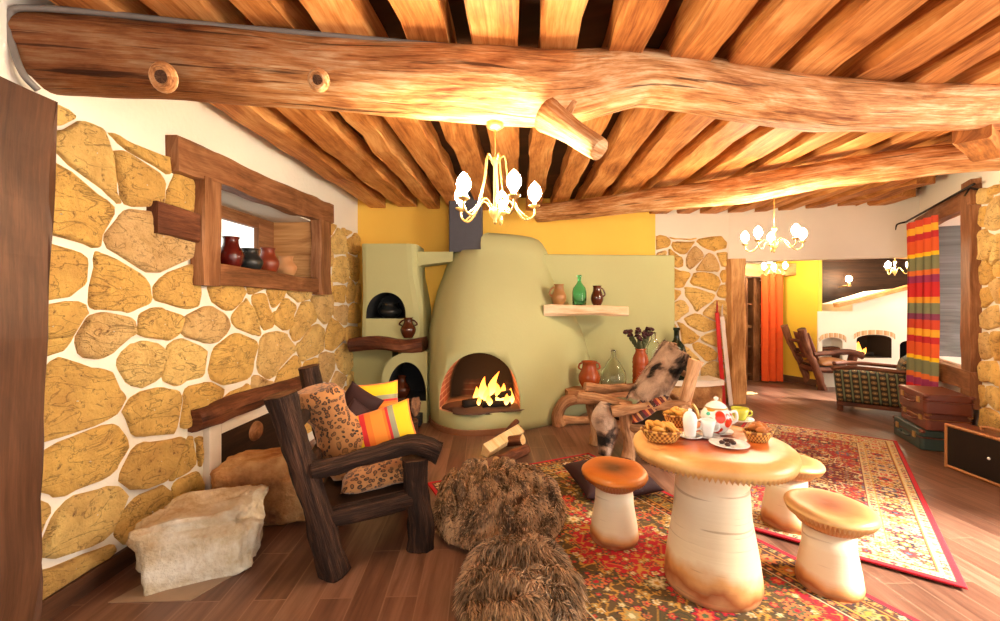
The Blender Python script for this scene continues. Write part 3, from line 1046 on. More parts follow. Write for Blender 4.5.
# plinth skirting round the base
mb = MB()
ring0 = [V((p.x * 1.0, p.y - .02, 0)) for p in fsec(0, -.95, 1.2, 4.80)[4:60]]
rings = [[p + V((0, 0, 0)) for p in ring0], [p + V((0, 0, .06)) for p in ring0], [p + V((0, .03, .065)) for p in ring0]]
mb.quadstrip(rings, lambda i, j: (j * .05, i * .1), False, 0, False); mb.build('plinth', M['plinth'], fp)
# plastered panel to the right
mb = MB(); slab(mb, (.55, bw(.55) - .19), (2.47, bw(2.2) - .19), 0, 2.12, .2)
mb.build('side_panel', M['green'], fp, bevel=.02)
mb = MB()
for k_ in range(26):
    a = random.uniform(0, 2 * PI)
mb.blob((-.23, 5.15, .235), (.42, .36, .035), 3, .3, 24, 10); mb.build('ash_bed', M['ash'], fp)
# flue
mb = MB(); mb.bar((-.44, 5.78, 2.10), (-.44, 5.78, 2.9), .42, .36, up=(0, 1, 0), ch=.03)
fl_ = mb.build('flue_box', M['flue']); tag(fl_, 'dark slate grey boxed flue rising from the chimney shoulder', 'flue')

# burning logs and flames
for i, (a, b, r) in enumerate((((-.42, 5.0, .30), (.05, 5.2, .33), .045), ((-.30, 5.22, .30), (.12, 5.02, .42), .04), ((-.2, 4.98, .30), (.12, 5.05, .29), .038))):
    mb = MB(); mb.tube([a, b], [r, r * .85], 10, 8, .3, i + 3)
    tag(mb.build('burning_log', M['charwood']), ['charred log lying left under the flames in the green fireplace', 'charred log leaning up through the flames in the green fireplace', 'small charred log at the front right of the hearth fire'][i], 'log', 'logs on the fire')
fire = thing('fire', 'orange flames burning on the logs in the green fireplace', 'fire', (-.08, 5.1, .3))
rf = random.Random(3)


def flame(parent, c, r, h, seed, mat=None):
    c = V(c)
    rn = random.Random(seed)
    lean = V((rn.uniform(-.2, .3), 0, 0)) * h
    rings = []
    for i in range(9):
        t = i / 8
        rad = r * (math.sin(PI * min(t * 1.1 + .04, 1)) ** .8) * (1 - t * .55)
        o_ = c + V((0, 0, h * t)) + lean * t * t + V((math.sin(t * 6 + seed) * r * .35 * t, 0, 0))
        rings.append([o_ + V((math.cos(2 * PI * j / 10) * rad, math.sin(2 * PI * j / 10) * rad * .7, 0)) for j in range(10)])
    m_ = MB(); m_.quadstrip(rings, lambda i, j: (j / 10, i / 8), True, 0, True); m_.cap(rings[0], True)
    m_.build('flame', mat or M['flame'], parent)


for i, (x, y, r, h) in enumerate(((-.22, 5.08, .055, .36), (-.16, 5.14, .05, .30), (-.11, 5.12, .06, .42), (-.06, 5.16, .05, .33), (-.02, 5.08, .045, .27), (-.28, 5.1, .05, .22), (.07, 5.0, .04, .15), (-.12, 4.97, .045, .14), (.13, 5.06, .05, .21), (-.15, 5.02, .05, .24), (.02, 5.13, .05, .26), (-.24, 4.98, .03, .12))):
    flame(fire, (x, y, .29), r, h, i)

# firewood on the floor
fw = [((484, 447), (522, 433), .055, .075, 'pale'), ((500, 436), (507, 424), .04, .17, 'bark'), ((497, 462), (528, 449), .05, .05, 'bark'), ((507, 446), (525, 441), .045, .11, 'bark')]
a = F(485, 452, .06); b = P(520, 431, 4.62)
mb = MB()
d = (b - a).normalized(); sd = d.cross(V((0, 0, 1))).normalized(); up = sd.cross(d)
o2 = [a + up * .075 - sd * .02, a + sd * .06 + up * .01, a + sd * .03 - up * .05, a - sd * .055 - up * .04]
mb.prism(o2, b - a, 0)
tag(mb.build('firewood_log', [M['paleface']], bevel=.006), 'pale split firewood log lying on top of the small pile by the hearth', 'firewood')
mb = MB(); a = F(497, 462, .05); b = F(526, 449, .05); mb.tube([a, b], [.052, .05], 14, 8, .12, 2, capmat=1); tag(mb.build('firewood_log', [M['shelfbark'], M['paleface']]), 'bark covered firewood log at the front of the small pile', 'firewood')
mb = MB(); a = F(505, 445, .06) + V((0, .1, 0)); b = F(523, 440, .11); mb.tube([a, b], [.05, .052], 14, 8, .12, 5, capmat=1); tag(mb.build('firewood_log', [M['shelfbark'], M['paleface']]), 'round firewood log showing its pale sawn end to the right', 'firewood')
mb = MB(); a = F(508, 441, .05) + V((-.06, .12, 0)); b = P(517, 421, 4.78); mb.tube([a, b], [.035, .03], 10, 8, .2, 7, capmat=1); tag(mb.build('firewood_log', [M['shelfbark'], M['paleface']]), 'thin dark firewood branch leaning against the fireplace base', 'firewood')

# ------------------------------------------------------------------ bread oven tower, left of the fireplace
ov = thing('bread_oven', 'sage green plastered oven tower with two dark arched openings', 'oven', (-1.4, 5.6, 0))


def towersec(z, xl, xr, yf, yb=6.15):
    r = .12
    return [V((xl, yb, z)), V((xl, yf + r * .4, z)), V((xl + r * .12, yf + r * .12, z)), V((xl + r * .5, yf, z)), V((xr - r, yf, z)), V((xr - r * .5, yf + r * .1, z)), V((xr - r * .12, yf + r * .5, z)), V((xr, yf + r, z)), V((xr, yb, z))]


mb = MB()
tw = [(.9, -1.72, -.93, 5.42), (1.1, -1.72, -.94, 5.44), (1.35, -1.72, -.95, 5.46), (1.6, -1.72, -.99, 5.48), (1.8, -1.73, -1.03, 5.49), (2.19, -1.74, -1.05, 5.50)]
rings = [towersec(*t) for t in tw]
mb.quadstrip(rings, lambda i, j: (j * .05, i * .1), True, 0, False); mb.poly(rings[0][::-1]); mb.poly(rings[-1])
tower = mb.build('tower', [M['green'], M['ovendark']])
cut = MB(); ol = arch(-1.66, -1.17, 1.255, 1.58); cut.prism([V((x, 5.2, z)) for x, z in ol], (0, .75, 0), 1); c1_ = cut.build('cut', [M['green'], M['ovendark']])
for ob_ in (tower, c1_):
    bm = bmesh.new(); bm.from_mesh(ob_.data); bmesh.ops.recalc_face_normals(bm, faces=bm.faces); bm.to_mesh(ob_.data); bm.free()
boolcut(tower, [c1_]); put(tower, ov)
mb = MB(); mb.prism([(-1.08, 5.6, 2.10), (-.60, 5.6, 2.10), (-.60, 5.6, 1.98), (-.8, 5.6, 1.955), (-1.0, 5.6, 1.93), (-1.08, 5.6, 1.9)], (0, .3, 0)); mb.build('bridge', M['green'], ov)
# lower oven : rounded left shoulder
mb = MB()
ol = [(-.88, 0), (-.88, .86), (-1.16, .85)] + [(-1.16 - .27 * math.sin(PI / 2 * i / 10), .84 - .36 * (1 - math.cos(PI / 2 * i / 10))) for i in range(1, 11)] + [(-1.45, 0)]
mb.prism([V((x, 5.30, z)) for x, z in ol], (0, .85, 0))
low = mb.build('lower_oven', [M['green'], M['ovendark']])
cut = MB(); ol = arch(-1.36, -.89, .27, .735); cut.prism([V((x, 5.1, z)) for x, z in ol], (0, .8, 0), 1); c1_ = cut.build('cut', [M['green'], M['ovendark']])
for ob_ in (low, c1_):
    bm = bmesh.new(); bm.from_mesh(ob_.data); bmesh.ops.recalc_face_normals(bm, faces=bm.faces); bm.to_mesh(ob_.data); bm.free()
boolcut(low, [c1_]); put(low, ov)
mb = MB(); mb.prism([(-1.93, 5.72, 0), (-1.40, 5.72, 0), (-1.40, 5.72, .9), (-1.93, 5.72, .9)], (0, .4, 0)); mb.build('back_block', M['green'], ov)
mb = MB(); mb.bar((-1.3, 5.2, .07), (-.93, 5.2, .07), .22, .13, wob=.02, seed=3, ch=.2); mb.build('step', M['ovendark'], ov)
mb = MB(); mb.bar((-1.83, 5.47, .945), (-.93, 5.44, .945), .36, .15, wob=.05, seed=61, ch=.3)
tag(mb.build('log_shelf', M['shelfbark']), 'thick dark log shelf across the green oven tower', 'shelf')

# ------------------------------------------------------------------ jugs, jars, bottles
def lathe_thing(name, label, cat, loc, prof, mat, n=24, group=None, handles=None, extra=None, hm=None, sx=1.0):
    loc = V(loc)
    t = thing(name, label, cat, loc, group)
    mb = MB(); mb.lathe(prof, loc, n, sx=sx); mb.build('body', mat, t)
    for (ang, z0, z1, r0, r1, out, rr) in handles or ():
        d = V((math.cos(ang), math.sin(ang), 0))
        mb = MB(); mb.tube([loc + d * r0 + V((0, 0, z0)), loc + d * (r0 + out) + V((0, 0, z0 + (z1 - z0) * .25)), loc + d * (r1 + out) + V((0, 0, z0 + (z1 - z0) * .8)), loc + d * r1 + V((0, 0, z1))], rr, 8, 16)
        mb.build('handle', hm or mat, t)
    return t


def vessel(h, rb, rm, rn, zm=.5, lip=1.15, neck=.82, t=.006):
    """profile: foot, belly, neck, lip, back inside"""
    out = [(0, 0), (rb, 0), (rb * 1.02, h * .02)]
    for i in range(1, 8):
        u = i / 8
        z = h * neck * u
        if u < zm:
            r = rb + (rm - rb) * math.sin(PI / 2 * u / zm)
        else:
            r = rn + (rm - rn) * (math.cos(PI * (u - zm) / (1 - zm)) * .5 + .5)
        out.append((r, z))
    out += [(rn, h * neck), (rn * .98, h * .93), (rn * lip, h * .985), (rn * lip, h), (rn * lip - t * 1.3, h), (rn - t, h * .92), (rn - t, h * neck), (rm * .8, h * zm), (0, h * .1)]
    return out


# jars in the window recess
for (px, py, h_, r_, mt, lab, hd) in ((231, 262, .26, .09, 'darkred', 'glossy dark red jar, leftmost on the window ledge', 0), (250, 263, .20, .10, 'blackclay', 'black clay pot between two reddish jars on the window ledge', 1), (268, 265, .24, .095, 'redclay', 'red clay jar to the right of the black pot on the window ledge', 0), (286, 266, .20, .10, 'tanclay', 'pale tan clay pot, last on the right of the window ledge', 0)):
    X_ = -2.115
    Y = X_ * K / (px - 500)
    lathe_thing('clay_jar', lab, 'jar', (X_, Y, WZ0 + .001), vessel(h_, r_ * .62, r_, r_ * .6, .55), M[mt], 28, 'jars on the window ledge', [(-PI / 2, h_ * .55, h_ * .85, r_ * .9, r_ * .6, .03, .01)] if hd else None)

# jug on the log shelf, jug in the lower oven, one pot in the upper oven
p = V((-1.13, 5.42, 1.02))
lathe_thing('jug', 'small brown glazed jug with two ears on the dark log shelf', 'jug', p, vessel(.25, .055, .095, .05, .5), M['brownglaze'], 24, None, [(0, .15, .22, .08, .05, .03, .01), (PI, .15, .22, .08, .05, .03, .01)])
lathe_thing('jug', 'round brown jug sitting inside the lower oven arch', 'jug', (-1.22, 5.48, .271), vessel(.27, .06, .11, .05, .45), M['brownglaze'], 24, None, [(PI, .13, .22, .09, .05, .03, .011)])
lathe_thing('pot', 'dark squat pot inside the upper oven arch', 'pot', (-1.43, 5.72, 1.256), vessel(.2, .08, .15, .1, .5), M['blackclay'], 24)

# wall shelf
mb = MB(); mb.bar((.545, 5.63, 1.352), (1.61, 5.65, 1.352), .30, .13, wob=.025, seed=71, ch=.2)
tag(mb.build('wall_shelf', M['paleshelf']), 'pale thick wooden shelf board on the green wall', 'shelf')
sy = 5.60
lathe_thing('jug', 'mottled tan jug with a side handle, left on the pale wall shelf', 'jug', (.75, sy, 1.418), vessel(.27, .06, .095, .06, .45), M['speckle'], 24, None, [(PI, .12, .23, .085, .06, .035, .012)])
lathe_thing('bottle', 'bright green glass bottle in the middle of the pale wall shelf', 'bottle', (1.01, sy, 1.418), [(0, 0), (.085, 0), (.09, .02), (.09, .17), (.08, .22), (.04, .27), (.026, .30), (.026, .36), (.032, .365), (.032, .385), (.018, .385), (.018, .30), (.07, .215), (.08, .16), (.08, .012), (0, .012)], M['gglass'], 28)
lathe_thing('jug', 'small dark brown jug on the right of the pale wall shelf', 'jug', (1.235, sy, 1.418), vessel(.25, .05, .08, .05, .45), M['brownglaze'], 24, None, [(0, .11, .22, .07, .05, .03, .011)])

# bench with vessels
bn = thing('driftwood_bench', 'low driftwood bench along the green wall carrying jars and bottles', 'bench', (1.4, 5.55, 0))
mb = MB(); mb.bar((.80, 5.42, .345), (2.02, 5.55, .345), .34, .09, wob=.03, seed=81, ch=.2); mb.build('seat_board', M['bench'], bn)
for i, pts in enumerate(([(.98, 5.33, .29), (.78, 5.24, .27), (.68, 5.20, .13), (.70, 5.20, 0.0)], [(.70, 5.20, .07), (.95, 5.22, .06), (1.25, 5.30, .05)], [(1.95, 5.6, .31), (2.05, 5.55, .15), (2.0, 5.5, 0.0)])):
    mb = MB(); mb.tube(pts, [[.05, .075, .07, .09], [.06, .05, .035], [.06, .05, .06]][i], 12, 16, .3, 5 + i); mb.build('leg', M['drift'], bn)
bz = .391
lathe_thing('jar', 'red brown glazed jar with two ears on the driftwood bench', 'jar', (1.10, 5.42, bz), vessel(.34, .075, .135, .085, .5), M['terra'], 28, None, [(0, .24, .32, .10, .09, .03, .012), (PI, .24, .32, .10, .09, .03, .012)])
lathe_thing('demijohn', 'round clear pale green glass demijohn on the driftwood bench', 'bottle', (1.41, 5.47, bz), [(0, 0), (.13, 0), (.155, .03), (.16, .12), (.14, .22), (.08, .32), (.04, .37), (.03, .40), (.03, .45), (.04, .455), (.04, .475), (.022, .475), (.022, .40), (.03, .365), (.07, .315), (.13, .215), (.15, .12), (.145, .03), (.12, .012), (0, .012)], M['cglass'], 28)
vz = lathe_thing('vase', 'tall brown ringed clay vase holding dried flowers on the bench', 'vase', (1.75, 5.48, bz), [(0, 0), (.095, 0)] + [(.098 + .004 * math.sin(i * 2.2), .02 + i * .02) for i in range(18)] + [(.085, .40), (.065, .44), (.06, .47), (.072, .49), (.06, .49), (.05, .46), (.08, .38), (.08, .05), (0, .04)], M['terra'], 28)
rf = random.Random(12)
for i in range(18):
    a = rf.uniform(0, 2 * PI); sp = rf.uniform(.02, .16)
    b0 = V((1.75, 5.48, bz + .36)); b1 = b0 + V((math.cos(a) * .03, math.sin(a) * .03, .13)); b2 = b1 + V((math.cos(a) * sp - .03, math.sin(a) * sp * .6, rf.uniform(.12, .24)))
    t = thing('dried_flower', 'dried dark red flower stem in the tall brown vase', 'flower', b0, 'dried flowers in the vase')
    mb = MB(); mb.tube([b0, b1, b2], .005, 6, 8)
    for q in range(3):
        c_ = b1.lerp(b2, .2 + .2 * q); mb.blob(c_, (.022, .012, .03), i + q, .4, 8, 6)
    mb.build('stem', M['stemgreen'], t)
    mb = MB()
    for q in range(7):
        e = V((rf.uniform(-1, 1), rf.uniform(-1, 1), rf.uniform(-.4, 1))).normalized() * .025
        mb.blob(b2 + e, (.02, .02, .014), i * 7 + q, .4, 8, 6)
    mb.build('flower_head', M['petal'], t)
lathe_thing('bottle', 'tall slim clear glass bottle right of the brown vase', 'bottle', (1.94, 5.56, bz), [(0, 0), (.08, 0), (.085, .02), (.085, .5), (.06, .56), (.03, .60), (.03, .66), (.04, .67), (.04, .69), (.02, .69), (.02, .6), (.05, .55), (.075, .49), (.075, .02), (0, .02)], M['cglass'], 24)
st = thing('stone_ledge', 'grey stone ledge behind the fur draped chair holding a dark bottle', 'ledge', (2.5, 6.0, 0))
mb = MB(); mb.bar((2.22, 6.06, .17), (2.98, 6.12, .17), .36, .34, wob=.04, seed=91, ch=.1); mb.build('base', M['tanrock'], st); mb = MB(); mb.bar((2.2, 6.05, .375), (3.0, 6.11, .375), .40, .07, wob=.03, seed=92, ch=.2); mb.build('top', M['white'], st)
lathe_thing('bottle', 'dark green glass demijohn in front of the stone pier', 'bottle', (2.40, 5.98, .412), [(0, 0), (.11, 0), (.125, .03), (.125, .38), (.10, .46), (.045, .53), (.035, .57), (.035, .66), (.045, .665), (.045, .70), (0, .70)], M['dglass'], 28)

# ------------------------------------------------------------------ rocks
def rock(name, label, c, r, seed, mat, R=None, sq=.55, wob=.12):
    mb = MB(); mb.blob(c, r, seed, wob, 90, 54, 1.3, 0, R, sq)
    for i, v_ in enumerate(mb.v):
        p_ = V(v_)
        k_ = .03 * noise.noise(p_ * 6) + .02 * noise.noise(p_ * 13) + .008 * noise.noise(p_ * 30)
        d_ = (p_ - V(c)).normalized()
        p_ += d_ * k_
        if p_.z < 0.002:
            p_.z = 0.002
        mb.v[i] = tuple(p_)
    o = mb.build(name, mat)
    return tag(o, label, 'rock')


rock('boulder', 'large white limestone boulder on the floor by the stone wall', (-1.67, 2.48, .15), (.275, .22, .172), 4, M['whiterock'], Matrix.Rotation(.42, 3, 'Z'), .38, .20)
rock('boulder', 'tan sandstone boulder behind the white one, below the hatch', (-1.58, 3.05, .18), (.37, .22, .225), 9, M['tanrock'], Matrix.Rotation(.25, 3, 'Z'), .55, .12)
mb = MB(); a = F(108, 603); b = F(160, 575); c = F(238, 573); d = F(190, 601)
mb.prism([a, d, c, b], (0, 0, .004)); M['tile'] = simple('pale_tile', rgb(168, 140, 114), .5)
tag(mb.build('floor_slab', M['tile']), 'pale flat slab on the floor under the white boulder', 'slab')

# ------------------------------------------------------------------ log chairs
def logchair(t, nb, nbt, fb_, fbt, nf, nft, ff, fft, arms, seed, r=.055, mat='bark', seatz=.30, ends='logend'):
    """n/f = near/far, b/f = back/front; each (base, top)"""
    for i, (a, b, rr) in enumerate(((nb, nbt, r * 1.1), (fb_, fbt, r), (nf, nft, r * 1.15), (ff, fft, r * 1.05))):
        a = V(a); b = V(b)
        mb = MB(); mb.tube([a, a.lerp(b, .35) + V((.01, -.01, 0)), a.lerp(b, .7) - V((.01, -.01, 0)), b], [rr * 1.15, rr, rr * 1.05, rr * 1.1], 20, 36, .26, seed + i, capmat=1, fr=3, fs=6)
        mb.build('leg', [M[mat], M[ends]], t)
    for i, pts in enumerate(arms):
        mb = MB(); mb.tube(pts, [r * .75, r * .8, r * .95, r * 1.05][:len(pts)] if len(pts) > 2 else [r * .8, r], 18, 34, .34, seed + 7 + i, capmat=1, fr=3, fs=8); mb.build('arm', [M[mat], M[ends]], t)
    z = V((0, 0, seatz))

    def at_(base, top, zz):
        base = V(base); top = V(top)
        return base.lerp(top, zz / max(top.z, .01))
    for (a, b) in (((nb, nbt), (nf, nft)), ((fb_, fbt), (ff, fft)), ((nf, nft), (ff, fft)), ((nb, nbt), (fb_, fbt))):
        mb = MB(); mb.tube([at_(*a, seatz), at_(*b, seatz)], [r * .85, r * .9], 12, 12, .25, seed + 20, capmat=1); mb.build('seat_rail', [M[mat], M[ends]], t)
    for zz in (.55, .8):
        if zz < V(nbt).z:
            mb = MB(); mb.tube([at_(nb, nbt, zz), at_(fb_, fbt, zz)], [r * .6, r * .6], 10, 8, .2, seed + 30, capmat=1); mb.build('back_rail', [M[mat], M[ends]], t)
    mb = MB()
    q = [at_(nb, nbt, seatz + .04), at_(nf, nft, seatz + .04), at_(ff, fft, seatz + .04), at_(fb_, fbt, seatz + .04)]
    mb.prism(q, (0, 0, .02)); mb.build('seat', M['darkwood'], t)


ch = thing('log_armchair', 'dark rustic log armchair with cushions in front of the stone wall', 'chair', (-.85, 2.8, 0))
logchair(ch, (-.885, 2.36, 0), (-1.13, 2.27, .985), (-1.06, 3.0, 0), (-1.28, 2.94, 1.03), (-.47, 2.62, 0), (-.51, 2.62, .54), (-.66, 3.22, 0), (-.66, 3.2, .60),
         [[(-.99, 2.29, .575), (-.74, 2.45, .60), (-.52, 2.60, .615), (-.36, 2.62, .56)], [(-1.2, 2.98, .66), (-.95, 3.08, .68), (-.72, 3.18, .70), (-.60, 3.14, .72)]], 3, .060)


def pillow(c, w, h, t, R, mats, name='cushion', n=22, wob=0.0, seed=0, parent=None, puff=2.6):
    c = V(c)
    mb = MB()
    for sgn in (1, -1):
        def fn(u, v):
            a = 2 * u - 1; b = 2 * v - 1
            e = (max(0, 1 - abs(a) ** puff) * max(0, 1 - abs(b) ** puff)) ** .5
            sh = 1 - .07 * (1 - abs(b) ** 2) * abs(a) ** 3, 1 - .07 * (1 - abs(a) ** 2) * abs(b) ** 3
            p = V((a * w / 2 * sh[0], b * h / 2 * sh[1], sgn * e * t / 2))
            if wob:
                p += V((0, 0, wob * noise.noise(V((a * 2, b * 2, seed + sgn))))) * e
            return c + R @ p
        if sgn > 0:
            mb.grid(fn, n, n)
        else:
            mb.grid(lambda u, v: fn(1 - u, v), n, n, uvf=lambda u, v: (1 - u, v))
    return mb.build(name, mats, parent)


def basis(x, y):
    x = V(x).normalized(); y = V(y); y = (y - x * y.dot(x)).normalized(); z = x.cross(y)
    return Matrix((x, y, z)).transposed()


fd = V((.93, .37, 0)); sd = V((-.30, .95, 0))
o = pillow((-.76, 2.80, .42), .50, .56, .17, basis(fd + V((0, 0, .12)), sd), M['leopard'], wob=.03)
tag(o, 'leopard print seat cushion on the log armchair', 'cushion')
mb = MB()
bk = [V((-.90, 2.72, .42)), V((-.98, 2.70, .65)), V((-1.08, 2.68, .84)), V((-1.10, 2.66, .94))]
mb.tube(bk, [.10, .125, .085, .115, .08], 20, 24, .10, 5, flat=1.35)
o = mb.build('back_cushion', M['leopard']); tag(o, 'tall tan leopard print cushion against the back of the log armchair', 'cushion')
o = pillow((-.97, 2.95, .735), .30, .28, .12, basis((.45, .25, .75), (-.75, .3, .5)), M['velvet']); tag(o, 'dark maroon velvet cushion standing behind the striped ones on the armchair', 'cushion')
o = pillow((-.88, 2.74, .665), .30, .30, .11, basis((.7, .1, -.55), (.3, .6, .6)), M['velvet'], seed=3); tag(o, 'dark maroon velvet cushion leaning under the front striped cushion', 'cushion')
o = pillow((-.865, 3.06, .715), .37, .33, .13, basis((-.12, .2, .97), (.97, .2, .1)), M['stripes'], seed=4); tag(o, 'striped cushion standing at the rear of the log armchair', 'cushion')
o = pillow((-.735, 2.73, .655), .42, .30, .15, basis((.93, .25, .25), (-.28, .3, .92)), M['stripes'], seed=6); tag(o, 'yellow and orange striped cushion resting on the near arm of the armchair', 'cushion')

# ------------------------------------------------------------------ fur throws
def furthrow(label, c, rx, ry, h, seed, nst, ang, fold, L=.075):
    c = V(c)
    rn = random.Random(seed)
    ca, sa = math.cos(ang), math.sin(ang)
    so = V((seed * 3.3, seed * 1.1, 0))

    def surf(u, v):
        a = 2 * PI * v
        r = u * (1 + .10 * noise.noise(V((math.cos(a) * 1.5, math.sin(a) * 1.5, seed))))
        x = r * math.cos(a) * rx; y = r * math.sin(a) * ry
        q = V((x * fold[0], y * fold[1], 0)) + so
        w_ = noise.noise(q * .6) * 1.2
        rid = min(1.0, abs(noise.noise(q + V((w_, w_, 0)))) * 2.6)
        z = (1 - u ** 4) ** .5 * (h * .45 + h * .75 * rid ** .8) if u < 1 else 0
        return c + V((x * ca - y * sa, x * sa + y * ca, max(z, .012)))
    base = MB()
    base.grid(lambda u, v: surf(u, v), 56, 130, uvf=lambda u, v: (0, 0))
    for i in range(nst):
        u = math.sqrt(rn.random()); v = rn.random()
        p = surf(u, v)
        e = .012
        pu = surf(min(u + e, 1), v) - p; pv = surf(u, (v + e) % 1) - p
        nrm = pu.cross(pv)
        if nrm.length < 1e-9:
            nrm = V((0, 0, 1))
        nrm.normalize()
        if nrm.z < 0:
            nrm = -nrm
        fl2 = V((noise.noise(p * 5 + so), noise.noise(p * 5 + so + V((7, 0, 0))) - .5, -.25))
        d = (nrm * .5 + fl2 * 1.0 + V((rn.uniform(-.25, .25), rn.uniform(-.25, .25), 0))).normalized()
        l = L * rn.uniform(.6, 1.2); wd = .0035
        sdv = d.cross(V((rn.uniform(-1, 1), rn.uniform(-1, 1), .3))).normalized() * wd
        m1 = p + d * l * .55; tip = p + d * l + V((0, 0, -.25 * l)) + fl2 * l * .2
        if tip.z < .004:
            tip.z = .004
        if m1.z < .006:
            m1.z = .006
        b = len(base.v)
        base.v.extend([tuple(p - sdv), tuple(p + sdv), tuple(m1 + sdv * .8), tuple(m1 - sdv * .8), tuple(tip)])
        base.f.append((b, b + 1, b + 2, b + 3)); base.uv.append(((0, 0), (0, 0), (0, .5), (0, .5))); base.mi.append(0); base.sm.append(True)
        base.f.append((b + 3, b + 2, b + 4)); base.uv.append(((0, .5), (0, .5), (0, 1))); base.mi.append(0); base.sm.append(True)
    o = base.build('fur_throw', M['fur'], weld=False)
    return tag(o, label, 'fur throw')


furthrow('crumpled brown fur throw heaped on the rug edge beside the armchair', (-.02, 3.0, .012), .45, .50, .26, 5, 38000, .2, (12, 8.5), .022)
furthrow('smaller smooth brown fur throw at the front, overlapping the heaped one', (.09, 2.13, .012), .28, .40, .17, 9, 20000, .05, (2.5, 6), .05)

# ------------------------------------------------------------------ rugs
def hash2(i, j, s):
    h = np.sin(i * 127.1 + j * 311.7 + s * 74.7) * 43758.5453
    return h - np.floor(h)


def S(*c):
    return np.array(lin(c))


def rugcolors(w, L, a, b, style):
    x = a - w / 2; y = b - L / 2
    e = np.minimum(np.minimum(a, w - a), np.minimum(b, L - b))
    col = np.zeros(a.shape + (3,))
    RED, DRED, GOLD, CREAM, OLIVE, NAVY, BROWN = S(196, 16, 34), S(120, 12, 22), S(206, 150, 56), S(236, 214, 166), S(96, 70, 30), S(36, 34, 50), S(84, 48, 24)

    def put_(m, c):
        col[m] = c
    if style == 1:
        ground_field, ground_mid, ground_med, ground_bord = RED, OLIVE, RED, BROWN
    else:
        ground_field, ground_mid, ground_med, ground_bord = S(178, 30, 34), S(178, 30, 34), DRED, S(226, 200, 146)
    col[:] = ground_field
    ax_, ay_ = np.abs(x), np.abs(y)
    th = np.arctan2(ay_ / L, ax_ / w)
    d = ax_ / (w * .5) + ay_ / (L * .5)
    scal = .05 * np.cos(26 * th)
    if style == 1:
        put_(d + scal < 1.12, ground_mid)
        edge = np.abs(d + scal - 1.12) < .018; put_(edge, GOLD)
        put_(d + scal < .42, ground_med); put_(np.abs(d + scal - .42) < .015, GOLD)
    else:
        put_(d + scal < .5, ground_med); put_(np.abs(d + scal - .5) < .02, CREAM)
        put_(d + scal > 1.15, S(214, 178, 120))
    # vines
    vx = np.sin(ax_ * 62 + 1.8 * np.sin(ay_ * 40)) + np.sin(ay_ * 58 + 1.8 * np.sin(ax_ * 36))
    put_(np.abs(vx) < .16, GOLD if style == 1 else S(206, 160, 96))
    put_((np.abs(vx - 1.25) < .16), S(60, 66, 34) if style == 1 else S(70, 72, 84))
    # rosettes, two sizes, mirrored about both axes
    pal = [CREAM, RED, GOLD, S(226, 120, 60), S(170, 150, 90), S(90, 100, 60)] if style == 1 else [CREAM, S(210, 60, 50), NAVY, GOLD, S(230, 180, 120), S(96, 110, 130)]
    for (sz, rad, sd_, lobes, prob) in ((.055, .40, 3, 5, .75), (.145, .42, 8, 8, .6)):
        i = np.floor(ax_ / sz); j = np.floor(ay_ / sz)
        jx = (hash2(i, j, sd_) - .5) * .3; jy = (hash2(i, j, sd_ + 1) - .5) * .3
        fx = ax_ / sz - i - .5 - jx; fy = ay_ / sz - j - .5 - jy
        r = np.hypot(fx, fy); t = np.arctan2(fy, fx)
        rr = rad * (1 + .22 * np.cos(lobes * t)) * .8
        on = hash2(i, j, sd_ + 2) < prob
        ci = np.floor(hash2(i, j, sd_ + 3) * len(pal)).astype(int) % len(pal)
        c1 = np.array(pal)[ci]; c2 = np.array(pal)[(ci + 2) % len(pal)]; c3 = np.array(pal)[(ci + 4) % len(pal)]
        m = on & (r < rr * 1.18); put_(m, NAVY * .6 + BROWN * .4 if style == 1 else BROWN)
        for k_, cc in ((1.0, c1), (.66, c2), (.32, c3)):
            m = on & (r < rr * k_); col[m] = cc[m]
    # borders
    bw_ = .27 if style == 1 else .34
    s_along = np.where(np.minimum(a, w - a) < np.minimum(b, L - b), b, a)
    inb = e < bw_
    put_(inb, ground_bord)
    sz = .085
    for (cen, sz, rad) in (((bw_ + .05) / 2, .12, .05), (.055, .05, .016), (bw_ - .03, .05, .016)) + (() if style == 1 else ((.125, .07, .026), (.262, .07, .026))):
        i = np.floor(s_along / sz); f = (s_along / sz - i - .5) * sz; g_ = e - cen
        r = np.hypot(f, g_); t = np.arctan2(g_, f)
        rr = rad * (1 + .2 * np.cos(8 * t)) * .9
        ci = (np.floor(hash2(i, i * 0, 5) * len(pal))).astype(int) % len(pal)
        P_ = np.array(pal)
        for k_, cc in ((1.15, P_[(ci + 3) % len(pal)] * 0 + (NAVY if style == 1 else BROWN)), (1.0, P_[ci]), (.6, P_[(ci + 1) % len(pal)]), (.3, P_[(ci + 4) % len(pal)])):
            m = inb & (r < rr * k_); col[m] = cc[m]
    wv = np.sin(s_along * 52) * .05
    vine = inb & (np.abs(e - (bw_ + .05) / 2 - wv) < .006); put_(vine & True, GOLD if style == 1 else S(160, 60, 40))
    sp = hash2(np.floor(a * 160), np.floor(b * 160), 2)
    put_(inb & (sp > .93) & (e > .03), GOLD if style == 1 else S(196, 60, 44))
    for (lo, hi, c) in ((0, .03, RED), (.03, .038, NAVY), (.085, .093, GOLD), (.093, .1, DRED), (bw_ - .065, bw_ - .055, GOLD), (bw_ - .008, bw_, CREAM if style == 1 else DRED)):
        put_((e >= lo) & (e < hi), c)
    return col


